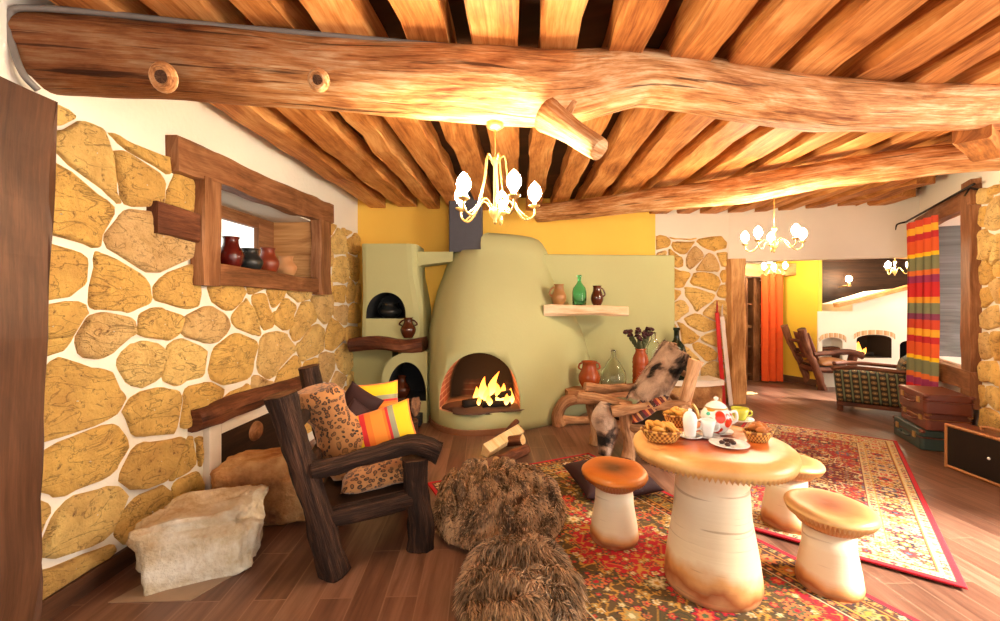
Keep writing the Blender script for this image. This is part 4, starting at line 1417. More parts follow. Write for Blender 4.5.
def rug(name, label, P0, u, v, w, L, style, z):
    """P0 corner, v across (w), u along (L)"""
    u = V(u).normalized(); v = V(v).normalized()
    st = .0065
    nx, ny = int(w / st), int(L / st)
    A_, B_ = np.meshgrid(np.linspace(0, w, nx + 1), np.linspace(0, L, ny + 1), indexing='ij')
    cols = rugcolors(w, L, A_, B_, style) * (.82 if style == 1 else .72)
    Xc = P0[0] + v.x * A_ + u.x * B_; Yc = P0[1] + v.y * A_ + u.y * B_
    Zc = z + .010 + .0015 * np.sin(A_ * 9) * np.sin(B_ * 7)
    edge = np.minimum(np.minimum(A_, w - A_), np.minimum(B_, L - B_)) <= 1e-6
    co = np.stack([Xc, Yc, Zc], -1).reshape(-1, 3)
    idx = np.arange((nx + 1) * (ny + 1)).reshape(nx + 1, ny + 1)
    q = np.stack([idx[:-1, :-1], idx[1:, :-1], idx[1:, 1:], idx[:-1, 1:]], -1).reshape(-1, 4)
    # skirt down to the floor
    per = np.concatenate([idx[:, 0], idx[-1, 1:], idx[-2::-1, -1], idx[0, -2:0:-1]])
    n0 = len(co)
    low_ = co[per].copy(); low_[:, 2] = z + .0005
    co = np.vstack([co, low_])
    k_ = np.arange(len(per)); k2 = (k_ + 1) % len(per)
    sk = np.stack([per[k_], n0 + k_, n0 + k2, per[k2]], -1)
    q = np.vstack([q, sk])
    me = bpy.data.meshes.new(name)
    me.vertices.add(len(co)); me.vertices.foreach_set('co', co.astype(np.float32).ravel())
    me.loops.add(q.size); me.loops.foreach_set('vertex_index', q.astype(np.int32).ravel())
    me.polygons.add(len(q)); me.polygons.foreach_set('loop_start', np.arange(0, q.size, 4, dtype=np.int32))
    me.update(calc_edges=True); me.validate()
    at = me.color_attributes.new('Col', 'FLOAT_COLOR', 'POINT')
    cc = np.ones((len(co), 4), np.float32)
    cc[:n0, :3] = cols.reshape(-1, 3); cc[n0:, :3] = cols.reshape(-1, 3)[per]
    at.data.foreach_set('color', cc.ravel())
    me.materials.append(M['rug'])
    o = bpy.data.objects.new(name, me); COL.objects.link(o)
    return tag(o, label, 'rug')


rug('rug', 'red oriental rug with olive floral field under the mushroom table', F(427, 484), (.43, -.90, 0), (.90, .44, 0), 1.60, 2.75, 1, 0.0)
rug('rug', 'oriental rug with wide cream floral border, spread behind the mushroom table', V((4.11, 4.556, 0)), (-.60, -.80, 0), (-.79, .61, 0), 1.38, 2.93, 2, .0115)

# ------------------------------------------------------------------ mushroom table and stools
def mushroom(name, label, cat, base, H, rc, th, rb, rt, capm, stemm, capname, teeth, seed, group=None, tilt=(0, 0), serr=.02):
    base = V(base)
    t = thing(name, label, cat, base, group)
    zc = H - th
    mb = MB()
    so = V((seed * 2.1, 0, 0))
    pr = [(rb * .96, 0), (rb, .03), (rb * .99, H * .10), (rb * .93, H * .25), (rb * .80, H * .5), (rt * 1.1, H * .72), (rt, zc - .02), (rt * 1.06, zc + th * .3)]
    mb.lathe([(0.001, 0)] + pr + [(.001, zc + th * .3)], (0, 0, 0), 48, fn=lambda i, j, a, r, z: (r * (1 + .03 * noise.noise(V((math.cos(a), math.sin(a), z * 2)) + so)), z))
    st_ = mb.build('trunk', stemm); st_.location = base
    st_.parent = t; st_.location = (0, 0, 0)
    mb = MB()
    n = teeth * 2
    Rt = Matrix.Rotation(tilt[0], 3, 'X') @ Matrix.Rotation(tilt[1], 3, 'Y')
    top = [(0.001, th), (rc * .5, th * .995), (rc * .82, th * .97), (rc * .93, th * .88), (rc * .985, th * .70), (rc, th * .5), (rc * .99, th * .36), (rc * .965, th * .2), (rc * .90, th * .12), (rt * 1.3, 0.0), (.001, 0.0)]

    if capname == 'seat':
        top = [(0.001, th), (rc * .5, th * .995), (rc * .82, th * .98), (rc * .93, th * .93), (rc * .985, th * .82), (rc, th * .70), (rc * .985, th * .60), (rc * .93, th * .50), (rc * .80, th * .28), (rt * 1.35, 0.0), (.001, 0.0)]

    def fn(i, j, a, r, z):
        k = 1 + .045 * noise.noise(V((math.cos(a) * 1.2, math.sin(a) * 1.2, seed * 3.3)))
        r *= k
        if i in (6, 7, 8):
            if j % 2:
                z += serr * (.6 if i == 6 else 1.0); r -= serr * (.4 if i > 6 else .1)
            elif i == 7:
                z -= serr * .5
        return r, z + (.008 * noise.noise(V((r * 6 * math.cos(a), r * 6 * math.sin(a), seed))) if i < 6 else 0)
    mb.lathe(top, (0, 0, 0), n, R=Rt, fn=fn)
    c_ = mb.build(capname, capm)
    c_.parent = t; c_.location = (0, 0, zc)
    return t


TB = V((1.09, 2.27, .012))
mushroom('mushroom_table', 'large round mushroom shaped table with a serrated orange cap top', 'table', TB, .745, .392, .105, .232, .158, M['tabletop'], M['tablestem'], 'tabletop', 105, 1, None, (0, 0), .014)
mushroom('mushroom_stool', 'mushroom stool with a dark orange brown cap left of the table', 'stool', (.70, 2.70, .012), .435, .20, .10, .145, .10, M['capdark'], M['stoolstem'], 'seat', 60, 2, 'mushroom stools', (.06, 0), .022)
mushroom('mushroom_stool', 'pale capped mushroom stool at the front right of the table', 'stool', (1.69, 2.26, .001), .43, .20, .105, .145, .105, M['caplight'], M['stoolstem'], 'seat', 60, 3, 'mushroom stools', (.04, .03), .024)
mushroom('mushroom_stool', 'pale capped mushroom stool partly hidden behind the table edge', 'stool', (1.86, 2.86, .022), .43, .205, .105, .145, .105, M['caplight'], M['stoolstem'], 'seat', 60, 4, 'mushroom stools', (-.02, .05), .024)

# ------------------------------------------------------------------ tea things on the table
TZ = TB.z + .745 - .002


def ontab(px, py):
    return F(px, py, TZ)


def saucer(label, p, r=.06, dark=False):
    mb = MB(); mb.lathe([(0, .002), (r * .5, .002), (r * .6, .004), (r, .014), (r, .017), (r * .6, .008), (r * .3, .007), (0, .007)], p, 32)
    return tag(mb.build('saucer', M['china']), label, 'saucer')


def basket(label, p, L, W, H, ang, items, mat, ilab, igroup, iname, seed):
    t = thing('bread_basket', label, 'basket', p, 'wicker baskets on the table')
    R = Matrix.Rotation(ang, 3, 'Z')
    mb = MB(); mb.lathe([(0, .002), (.7, .002), (.76, .01), (.88, H * .5), (1.0, H), (1.03, H * 1.03), (.98, H * 1.06), (.93, H), (.80, H * .5), (.70, .012), (0, .012)], p, 40, R=R @ Matrix.Diagonal((L, W, 1)).to_3x3())
    # lathe radii are unit, scaled by the diagonal matrix
    mb.build('bowl', M['wicker'], t)
    rim = MB(); pts = [V(p) + R @ V((L * 1.0 * math.cos(2 * PI * i / 24), W * math.sin(2 * PI * i / 24), H * 1.03)) for i in range(25)]
    rim.tube(pts, .006, 8, 60, .3, 3, fs=60); rim.build('rim', M['wicker'], t)
    rn = random.Random(seed)
    for i in range(items):
        a = rn.uniform(0, 2 * PI); rr = math.sqrt(rn.random()) * .68
        q = V(p) + R @ V((L * rr * math.cos(a), W * rr * math.sin(a), H * .85 + (1 - rr) * .025 + rn.uniform(0, .02)))
        Rq = Matrix.Rotation(rn.uniform(0, PI), 3, 'Z') @ Matrix.Rotation(rn.uniform(-.5, .5), 3, 'Y')
        m = MB()
        if iname == 'pastry':
            pts = [q + Rq @ V((-.03, -.014, -.006)), q + Rq @ V((0, .014, .012)), q + Rq @ V((.03, -.012, -.006))]
            m.tube(pts, [.005, .013, .005], 10, 12, .2, i)
        else:
            m.blob(q, (.024, .017, .014), i, .15, 14, 8, R=Rq)
        tag(m.build(iname, mat), ilab, iname.replace('_', ' '), igroup)


basket('oval wicker basket of pale pastries at the left of the table', ontab(661, 441), .095, .065, .055, -.35, 14, M['pastry'], 'golden pastry in the left wicker basket', 'pastries in the left basket', 'pastry', 1)
basket('wicker basket of pastries standing left of the teapot', ontab(677, 426), .075, .06, .065, .2, 12, M['pastry'], 'golden pastry in the basket beside the teapot', 'pastries in the basket by the teapot', 'pastry', 2)
basket('wicker basket of small brown rolls at the right of the table', ontab(758, 441), .075, .055, .05, .35, 16, M['bread'], 'small brown roll in the right wicker basket', 'rolls in the right basket', 'bread_roll', 3)

p = ontab(716, 433)
saucer('wide white saucer under the painted teapot', p, .085)
p = p + V((0, 0, .010))
tp = thing('teapot', 'round painted teapot with orange and teal flowers and gold spout', 'teapot', p)
mb = MB(); mb.lathe([(0, 0), (.045, 0), (.05, .006), (.072, .035), (.08, .07), (.074, .10), (.058, .122), (.05, .128), (0, .128)], p, 32)
mb.build('body', M['teapot'], tp)
mb = MB(); mb.lathe([(.052, .126), (.054, .133), (.046, .145), (.025, .158), (.008, .163), (0, .163)], p, 28); ld_ = mb.build('lid', M['china'], tp)
mb = MB(); mb.lathe([(0, .161), (.007, .162), (.006, .168), (.012, .174), (.012, .182), (0, .188)], p, 20); mb.build('knob', M['china'], ld_)
mb = MB(); mb.lathe([(.0535, .124), (.057, .128), (.0555, .134)], p, 28); mb.build('lid_band', M['brass'], tp)
mb = MB(); mb.tube([p + V((-.07, -.01, .05)), p + V((-.10, -.02, .075)), p + V((-.115, -.02, .12)), p + V((-.135, -.02, .15))], [.016, .012, .009, .007], 12, 16); mb.build('spout', M['brass'], tp)
mb = MB(); mb.tube([p + V((.07, 0, .10)), p + V((.105, 0, .105)), p + V((.11, 0, .06)), p + V((.075, 0, .04))], .008, 10, 18); mb.build('handle', M['china'], tp)


def cup(name, label, p, prof, mat, hz, hr):
    t = thing(name, label, 'cup', p)
    mb = MB(); mb.lathe(prof, p, 28); mb.build('body', mat, t)
    mb = MB(); mb.tube([p + V((hr, 0, hz * .8)), p + V((hr + .025, 0, hz * .85)), p + V((hr + .024, 0, hz * .45)), p + V((hr, 0, hz * .35))], .005, 8, 14); mb.build('handle', mat, t)
    return t


p = ontab(690, 438); saucer('white saucer under the lidded coffee pot', p, .06)
q = p + V((0, 0, .008))
cp = cup('coffee_pot', 'slim white lidded coffee pot on a saucer left of the cups', q, [(0, 0), (.026, 0), (.028, .01), (.034, .06), (.036, .09), (.03, .112), (.026, .118), (.02, .126), (.008, .132), (.009, .142), (0, .146)], M['china'], .10, .032)
p = ontab(708, 438); saucer('white saucer under the tapered white cup', p, .058)
q = p + V((0, 0, .008))
cup('cup', 'tapered white cup in front of the teapot', q, [(0, 0), (.022, 0), (.024, .006), (.03, .05), (.038, .088), (.036, .088), (.028, .05), (.02, .01), (0, .01)], M['china'], .075, .030)
p = ontab(740, 421); saucer('white saucer under the lime green cup', p, .075)
q = p + V((0, 0, .008))
cup('cup', 'wide lime green cup on a saucer right of the teapot', q, [(0, 0), (.026, 0), (.03, .008), (.045, .04), (.048, .07), (.046, .07), (.042, .04), (.025, .012), (0, .012)], M['greencup'], .06, .042)
p = ontab(729, 446)
mb = MB(); mb.lathe([(0, .002), (.05, .002), (.06, .005), (.09, .014), (.09, .017), (.058, .009), (0, .007)], p, 40); tag(mb.build('plate', M['china']), 'white plate of dark sweets at the front of the table', 'plate')
rn = random.Random(8)
for i in range(9):
    a = rn.uniform(0, 2 * PI); r_ = math.sqrt(rn.random()) * .045
    m = MB(); m.blob(p + V((math.cos(a) * r_, math.sin(a) * r_, .016 + (.006 if r_ < .02 else 0))), (.014, .011, .009), i, .2, 12, 8)
    tag(m.build('chocolate', M['choc']), 'dark chocolate sweet on the white plate', 'chocolate', 'chocolates on the plate')

# ------------------------------------------------------------------ fur draped driftwood chair
c2 = thing('driftwood_armchair', 'pale driftwood armchair draped with a grey pelt behind the table', 'chair', (1.3, 4.2, 0))
logchair(c2, (1.50, 3.88, .012), (1.725, 3.86, .95), (1.62, 4.46, 0), (1.74, 4.46, 1.05), (1.18, 4.05, .012), (1.16, 4.05, .52), (.97, 4.50, .012), (.93, 4.48, .55),
         [[(1.66, 3.84, .58), (1.45, 3.92, .54), (1.24, 3.98, .50), (1.02, 4.02, .46)], [(1.70, 4.44, .62), (1.4, 4.46, .60), (1.1, 4.48, .58), (.86, 4.46, .60)]], 41, .046, 'drift', .30, 'drift')
mb = MB(); mb.tube([(1.0, 4.14, .50), (.98, 4.16, .36), (1.02, 4.16, .22), (.98, 4.14, .02)], [.06, .10, .09, .06], 16, 18, .35, 51); mb.build('hide_wrap', M['pelt'], c2)
mb = MB(); mb.tube([(.80, 4.42, .50), (1.0, 4.30, .50), (1.25, 4.18, .46)], [.06, .055, .05], 14, 16, .4, 55); mb.build('front_log', M['drift'], c2)


def drape(u, v):                            # u down, v across
    a0 = V((1.66, 3.93, .99)); a1 = V((1.70, 4.52, 1.08)); b0 = V((1.40, 3.90, .56)); b1 = V((1.28, 4.46, .48))
    p_ = (a0.lerp(a1, v)).lerp(b0.lerp(b1, v), u)
    p_ += V((-.10, -.05, .05)) * math.sin(PI * v) * (.5 + u * .5)
    p_.x += .03 * noise.noise(V((u * 4, v * 4, 3)))
    p_.z += .04 * noise.noise(V((v * 5, 0, 8))) * (1 if u < .1 or u > .9 else .3)
    return p_


mb = MB()
mb.grid(drape, 24, 24)
mb.grid(lambda u, v: drape(1 - u, v) + V((.05, .0, -.02)), 24, 24)
n_ = 26
for i in range(5200):
    u = random.random(); v = random.random(); q = drape(u, v)
    d = V((random.uniform(-.6, .1), random.uniform(-.5, .3), random.uniform(-.9, .1))).normalized() * random.uniform(.02, .05)
    s_ = V((.0028, -.0028, 0)); b = len(mb.v)
    mb.v.extend([tuple(q - s_), tuple(q + s_), tuple(q + d)]); mb.f.append((b, b + 1, b + 2)); mb.uv.append(((0, 0), (0, 0), (0, 1))); mb.mi.append(0); mb.sm.append(True)
tag(mb.build('pelt', M['pelt'], weld=False), 'grey and black patched animal pelt hung over the driftwood armchair back', 'pelt')
o = pillow((1.36, 4.06, .50), .40, .34, .13, basis((.75, -.1, .6), (.2, 1, 0)), M['print'], seed=8); tag(o, 'red and tan printed cushion under the pelt on the driftwood chair', 'cushion')
o = pillow((.86, 3.42, .10), .62, .50, .17, basis((.95, .22, 0), (-.2, .95, .12)), M['velvet'], seed=12); tag(o, 'dark maroon cushion lying on the red rug behind the left stool', 'cushion')

# skis
mb = MB()
sk0 = V(((724 - 500) / K * 6.22, 6.22, .002)); sk1 = P(717, 302, 6.28)
mb.bar(sk0, sk1 - V((0, 0, .15)), .058, .015, up=(0, 1, 0), ch=.3); mb.tube([sk1 - V((0, 0, .15)), sk1 - V((.0, 0, .06)), sk1 + V((-.03, -.06, .02))], [.033, .025, .008], 10, 10, flat=.3)
tag(mb.build('ski', M['redski']), 'red wooden ski leaning on the stone pier by the doorway', 'ski')
mb = MB()
sk0 = V(((731 - 500) / K * 6.20, 6.20, .002)); sk1 = P(722, 306, 6.26)
mb.bar(sk0, sk1 - V((0, 0, .15)), .058, .015, up=(0, 1, 0), ch=.3); mb.tube([sk1 - V((0, 0, .15)), sk1 - V((.0, 0, .06)), sk1 + V((-.02, -.06, .02))], [.033, .025, .008], 10, 10, flat=.3)
tag(mb.build('ski', M['whiteski']), 'pale ski leaning beside the red one against the doorway post', 'ski')

# ------------------------------------------------------------------ curtain and rod at the right window
def curtain(name, label, a, b, z0, z1, folds, depth, mat, back=None, uvw=1.0):
    a = V((a[0], a[1], 0)); b = V((b[0], b[1], 0)); d = (b - a); L = d.length; d.normalize(); nn = V((-d.y, d.x, 0))
    t = thing(name, label, 'curtain', a.lerp(b, .5) + V((0, 0, z0)))

    def fn(u, v):
        k = .75 + .25 * (1 - v)
        ph = u * folds * 2 * PI
        return a + d * (L * u + .02 * math.sin(ph * 2)) + nn * (depth * math.sin(ph + .4 * math.sin(v * 3)) * (1.15 - .4 * v)) + V((0, 0, z0 + (z1 - z0) * v))
    mb = MB(); mb.grid(fn, folds * 14, 14, uvf=lambda u, v: (u, v * uvw))
    mb.grid(lambda u, v: fn(1 - u, v) - nn * .008, folds * 14, 14, 1, uvf=lambda u, v: (u, v * uvw))
    mb.build('cloth', [mat, back or mat], t, weld=False)
    return t


ca = P(907, 302, 5.30); cb_ = P(938, 302, 4.74)
curtain('plaid_curtain', 'red, orange and green plaid curtain hanging beside the right window', (ca.x, ca.y), (cb_.x, cb_.y), .42, 2.40, 4, .045, M['plaid'], M['plaid'], 1.7)
r0 = P(906, 222, 5.35); r1 = P(974, 184, 4.05)
rod = thing('curtain_rod', 'black iron curtain rod over the right window', 'curtain rod', r0.lerp(r1, .5))
mb = MB(); mb.tube([r0, r1], .012, 10); mb.build('rail', M['iron'], rod)
mb = MB(); mb.tube([r0, r0 + V((-.06, .05, -.02)), r0 + V((-.09, .04, -.09))], [.012, .01, .005], 8, 10); mb.build('finial', M['iron'], rod)
for q_ in (.93,):
    w0 = r0.lerp(r1, q_); mb = MB(); mb.tube([w0, w0 + V((.08, -.04, -.03)), w0 + V((.17, -.09, -.01))], .01, 8, 8); mb.tube([w0 + V((.02, 0, 0)), w0 + V((-.03, 0, -.08))], .008, 8); mb.build('bracket', M['iron'], rod)

# ------------------------------------------------------------------ suitcases
def suitcase(label, c, L, W, H, ang, mat, edge, group=None, z=0, name='suitcase', face=None):
    c = V((c[0], c[1], z))
    t = thing(name, label, 'suitcase', c, group)
    R = Matrix.Rotation(ang, 3, 'Z')
    q = lambda x, y, zz: c + R @ V((x, y, zz))
    mb = MB(); mb.bar(q(0, 0, 0.002), q(0, 0, H * .62), L, W, up=tuple(R @ V((0, 1, 0))), ch=.06); sb_ = mb.build('base', mat, t, bevel=.012)
    mb = MB(); mb.bar(q(0, 0, H * .64), q(0, 0, H), L, W, up=tuple(R @ V((0, 1, 0))), ch=.06); sl_ = mb.build('lid', mat, t, bevel=.012)
    mb = MB(); mb.bar(q(0, 0, H * .61), q(0, 0, H * .65), L + .006, W + .006, up=tuple(R @ V((0, 1, 0))), ch=.05); mb.build('edge_band', edge, t)
    for s_ in (-1, 1):
        mb = MB(); mb.bar(q(s_ * L * .3, -W / 2 - .006, H * .5), q(s_ * L * .3, -W / 2 - .006, H * .78), .05, .012, up=tuple(R @ V((0, 1, 0)))); mb.build('latch', M['brass'], sb_)
    mb = MB(); mb.tube([q(-.09, -W / 2, H * .45), q(-.08, -W / 2 - .035, H * .45), q(.08, -W / 2 - .035, H * .45), q(.09, -W / 2, H * .45)], .01, 8, 16); mb.build('handle', mat, sb_)
    for sx_ in (-1, 1):
        for sy_ in (-1, 1):
            mb = MB(); mb.blob(q(sx_ * (L / 2 - .02), sy_ * (W / 2 - .02), H - .015), (.03, .03, .02), 3, 0, 10, 6); mb.build('corner_cap', edge, sl_)
    return t


sa = math.atan2(-.92, -.38)
def sc_at(corner, L, W, ang):
    u = V((math.cos(ang), math.sin(ang), 0)); v = V((-math.sin(ang), math.cos(ang), 0))
    return V((corner[0], corner[1], 0)) - u * L / 2 + v * W / 2
suitcase('dark green suitcase at the bottom of the stack by the window', sc_at((4.14, 4.33), .62, .36, sa), .62, .36, .20, sa, M['teal'], M['leather'], 'stacked suitcases', 0)
suitcase('red brown suitcase in the middle of the stack by the window', sc_at((4.17, 4.30), .56, .34, sa), .56, .34, .17, sa, M['leather2'], M['tan'], 'stacked suitcases', .203)
suitcase('wide brown leather suitcase on top of the stack by the window', sc_at((4.11, 4.26), .56, .37, sa), .56, .37, .19, sa, M['leather'], M['leather2'], 'stacked suitcases', .376)
# black case standing on its long edge, lid towards the room
bc = thing('trunk_case', 'black faced case with tan edges standing upright at the photo right edge', 'suitcase', (4.05, 3.6, 0))
mb = MB(); mb.bar((4.05, 3.90, .195), (4.02, 3.18, .195), .18, .385, ch=.05); mb.build('shell', M['leather'], bc, bevel=.008)
mb = MB(); mb.bar((3.955, 3.88, .195), (3.925, 3.20, .195), .012, .35, ch=.05); mb.build('lid_panel', M['blackcase'], bc)
mb = MB()
for (a, b) in (((3.952, 3.90, .015), (3.922, 3.18, .015)), ((3.952, 3.90, .375), (3.922, 3.18, .375)), ((3.952, 3.893, .0), (3.952, 3.893, .385)), ((3.922, 3.187, .0), (3.922, 3.187, .385))):
    mb.bar(a, b, .022, .022, up=(.7, .1, .7))
mb.build('edge_trim', M['tan'], bc)
mb = MB(); mb.lathe([(.0, .014), (.01, .012), (.014, 0)], (3.94, 3.54, .20), 14, R=Matrix.Rotation(-PI / 2, 3, 'Y')); mb.build('lock', M['china'], bc)
mb = MB(); mb.tube([(4.03, 3.68, .385), (4.03, 3.66, .42), (4.02, 3.46, .42), (4.02, 3.44, .385)], .012, 8, 16); mb.build('handle', M['tan'], bc)

# ------------------------------------------------------------------ room beyond the doorway
mb = MB(); slab(mb, (5.20, 8.30), (5.465, 7.56), 0, 3.0, .1); mb.build('wall_yellow', M['yellow2'])['kind'] = 'structure'
mb = MB(); slab(mb, (2.8, 8.9), (5.4, 8.9), 0, 3.0, .2); mb.build('wall_alcove', M['white'])['kind'] = 'structure'
mb = MB(); slab(mb, (5.6, 8.9), (8.6, 8.3), 0, 3.0, .2); mb.build('wall_panelled', M['darkwood'])['kind'] = 'structure'
mb = MB(); slab(mb, (8.0, 8.8), (8.0, 5.4), 0, 3.0, .2); mb.build('wall_far_right', M['white'])['kind'] = 'structure'
mb = MB(); slab(mb, (2.7, 6.6), (2.7, 9.0), 0, 3.0, .2); mb.build('wall_far_left', M['white'])['kind'] = 'structure'
mb = MB(); mb.bar((5.195, 8.28, .06), (5.45, 7.58, .06), .02, .12); mb.build('baseboard_back', M['plank'])['kind'] = 'structure'
mb = MB(); mb.tube([(4.6, 7.6, 2.35), (6.2, 7.9, 2.40), (7.9, 7.9, 2.35)], [.13, .14, .13], 16, 24, .15, 66)
tag(mb.build('log_beam', M['beam']), 'bright log beam across the ceiling of the far room', 'beam')
mb = MB(); mb.bar((4.1, 8.05, 2.03), (5.45, 7.98, 2.05), .1, .22, wob=.02, seed=77)
tag(mb.build('door_lintel', M['post']), 'pale timber lintel above the orange curtain in the far room', 'lintel')
sh = thing('cupboard', 'tall open wooden cupboard with shelves left of the orange curtain', 'cupboard', (4.5, 8.4, 0))
for (x_, w_) in ((4.56, .07), (4.76, .12), (5.16, .08)):
    mb = MB(); mb.bar((x_, 8.35, 0), (x_, 8.35, 1.92), w_, .4, up=(0, 1, 0)); mb.build('upright', M['frame'], sh)
for z_ in (.1, .62, 1.0, 1.42, 1.9):
    mb = MB(); mb.bar((4.56, 8.4, z_), (5.16, 8.4, z_), .36, .04); mb.build('shelf', M['frame'], sh)
mb = MB(); mb.bar((4.5, 8.62, .95), (5.2, 8.62, .95), .03, 1.85); mb.build('back_panel', M['darkwood'], sh)
curtain('curtain', 'plain orange curtain hanging in the far doorway', (4.72, 7.95), (5.1, 7.93), .03, 1.97, 3, .04, M['orange'])
# white fireplace of the far room
wf = thing('fireplace', 'white plastered fireplace with brick arched openings in the far room', 'fireplace', (6.3, 7.7, 0))
mb = MB()
Yw = 7.55
ol = [(5.46, 0), (7.5, 0), (7.5, 1.72), (6.9, 1.66), (6.2, 1.45), (6.05, 1.42), (6.05, 1.30), (5.46, 1.30)]
mb.prism([V((x, Yw, z)) for x, z in ol], (0, .8, 0))
wb = mb.build('mass', [M['hearthwhite'], M['firebrick']])
cuts = []
for (x0, x1, z0, z1, dd) in ((6.12, 6.72, .50, .90, .5), (5.53, 5.88, .30, .85, .25), (6.86, 7.2, .45, .80, .4)):
    c_ = MB(); ol = [(x1, z0), (x1, z1 - .08)] + [((x0 + x1) / 2 + (x1 - x0) / 2 * math.cos(PI * i / 12), z1 - .08 + .08 * math.sin(PI * i / 12)) for i in range(1, 12)] + [(x0, z1 - .08), (x0, z0)]
    c_.prism([V((x, Yw - .3, z)) for x, z in ol], (0, .3 + dd, 0), 1 if dd > .3 else 0)
    cuts.append(c_.build('cut', [M['hearthwhite'], M['firebrick']]))
for ob_ in [wb] + cuts:
    bm = bmesh.new(); bm.from_mesh(ob_.data); bmesh.ops.recalc_face_normals(bm, faces=bm.faces); bm.to_mesh(ob_.data); bm.free()
boolcut(wb, cuts); put(wb, wf)
for (x0, x1, z1) in ((6.12, 6.72, .90), (5.53, 5.88, .85)):
    mb = MB(); cx = (x0 + x1) / 2; hw = (x1 - x0) / 2
    ri = [V((cx + (hw + .05) * math.cos(PI * (1 - i / 16)), Yw - .015, z1 - .08 + .085 * math.sin(PI * i / 16))) for i in range(17)]
    ro = [p_ + V((0, 0, .075)) for p_ in ri]
    mb.quadstrip([ri, ro, [p_ + V((0, .03, 0)) for p_ in ro]], lambda i, j: (j / 16, i), False, 0, False)
    mb.quadstrip([[p_ + V((0, .03, 0)) for p_ in ri], ri], lambda i, j: (j / 16, i), False, 0, False)
    mb.build('brick_arch', M['archbrick'], wf)
mb = MB(); mb.bar((5.75, Yw - .02, 1.40), (7.1, Yw - .02, 1.74), .12, .07, wob=.015, seed=5); mb.build('mantel_board', M['post'], wf)
fr2 = thing('fire', 'small fire burning in the white fireplace of the far room', 'fire', (6.3, 7.75, .5))
for i, (x_, r_, h_) in enumerate(((6.24, .06, .22), (6.32, .07, .28), (6.40, .05, .16))):
    flame(fr2, (x_, 7.75, .52), r_, h_, i + 20)
mb = MB(); mb.tube([(6.18, 7.75, .535), (6.6, 7.8, .54)], .035, 10, 8, .2, 3); tag(mb.build('burning_log', M['charwood']), 'charred log burning in the white fireplace of the far room', 'log')
# far log chair, seen from its side
c3 = thing('log_armchair', 'brown log armchair with padded seat beside the yellow wall of the far room', 'chair', (5.3, 7.4, 0))
logchair(c3, (5.35, 7.30, 0), (4.93, 7.2, 1.02), (5.45, 7.75, 0), (5.0, 7.75, 1.05), (5.78, 7.22, 0), (5.80, 7.22, .62), (5.85, 7.65, 0), (5.85, 7.65, .62),
         [[(5.14, 7.22, .60), (5.4, 7.22, .62), (5.72, 7.2, .64), (5.92, 7.18, .58)], [(5.15, 7.7, .62), (5.5, 7.7, .63), (5.8, 7.66, .64), (5.95, 7.62, .6)]], 71, .05, 'shelfbark', .34, 'logend')
o = pillow((5.52, 7.46, .45), .48, .48, .14, basis((1, 0, .08), (0, 1, 0)), M['velvet']); o.data.materials[0] = M['tan']; tag(o, 'tan seat cushion on the far log armchair', 'cushion')
o = pillow((5.20, 7.48, .72), .50, .40, .10, basis((-.35, 0, .93), (0, 1, 0)), M['leather2'], seed=3); tag(o, 'reddish back cushion on the far log armchair', 'cushion')

# low upholstered armchair in the doorway
ac = thing('upholstered_armchair', 'low armchair in dark dotted woven fabric standing in the doorway', 'chair', (4.95, 6.1, 0))
aa = V((4.56, 5.96, 0)); ab = V((5.14, 5.50, 0)); ad = (ab - aa).normalized(); an = V((-ad.y, ad.x, 0))


def apanel(p0, p1, z0, z1, th, bow=.03, lean=(0, 0, 0)):
    m = MB()
    p0 = V(p0); p1 = V(p1); d = p1 - p0; nn = V((-d.y, d.x, 0)).normalized()
    for sg in (0, 1):
        def fn(u, v):
            e = (1 - abs(2 * u - 1) ** 6) ** .5 * (1 - abs(2 * v - 1) ** 6) ** .5
            return p0 + d * u + V(lean) * v + V((0, 0, z0 + (z1 - z0) * v)) + nn * (th * .5 * (1 if sg else -1) * e)
        if sg:
            m.grid(lambda u, v: fn(1 - u, v), 20, 12, uvf=lambda u, v: ((1 - u) * d.length, v * (z1 - z0)))
        else:
            m.grid(fn, 20, 12, uvf=lambda u, v: (u * d.length, v * (z1 - z0)))
    return m


apanel(aa + V((0, 0, 0)), ab, .12, .55, .14, lean=(-.05, 0, 0)).build('side', M['uphol'], ac)
apanel(aa + an * .62, ab + an * .62, .12, .52, .14, lean=(-.05, 0, 0)).build('side', M['uphol'], ac)
apanel(ab - ad * .06, ab + an * .62 - ad * .06, .12, .74, .18, lean=(.08, 0, 0)).build('backrest', M['uphol'], ac)
m = MB(); m.bar(aa + an * .32 + V((0, 0, .27)) + ad * .06, ab + an * .32 + V((0, 0, .27)) - ad * .1, .55, .2, ch=.2); m.build('seat', M['uphol'], ac, bevel=.02)
for off in (0, .62):
    m = MB(); m.tube([aa + an * off + V((-.06, 0, .56)), aa + an * off + V((.2, -.05, .575)), ab + an * off + V((0, 0, .57))], .028, 10, 12, .15, 3); m.build('arm', M['shelfbark'], ac)
for (q_, off) in ((.05, 0), (.95, 0), (.05, .62), (.95, .62)):
    bq = aa.lerp(ab, q_) + an * off; m = MB(); m.bar(bq, bq + V((0, 0, .14)), .05, .05, up=(0, 1, 0)); m.build('leg', M['shelfbark'], ac)
m = MB(); m.bar(aa + V((0, 0, .10)), ab + V((0, 0, .10)), .1, .05); m.build('rail', M['shelfbark'], ac)

# pale pelt on the far floor
mb = MB(); mb.blob((3.85, 7.0, .012), (.22, .10, .012), 5, .5, 28, 8, 2.5); tag(mb.build('pelt_mat', M['lining']), 'small pale pelt mat on the floor behind the doorway post', 'mat')

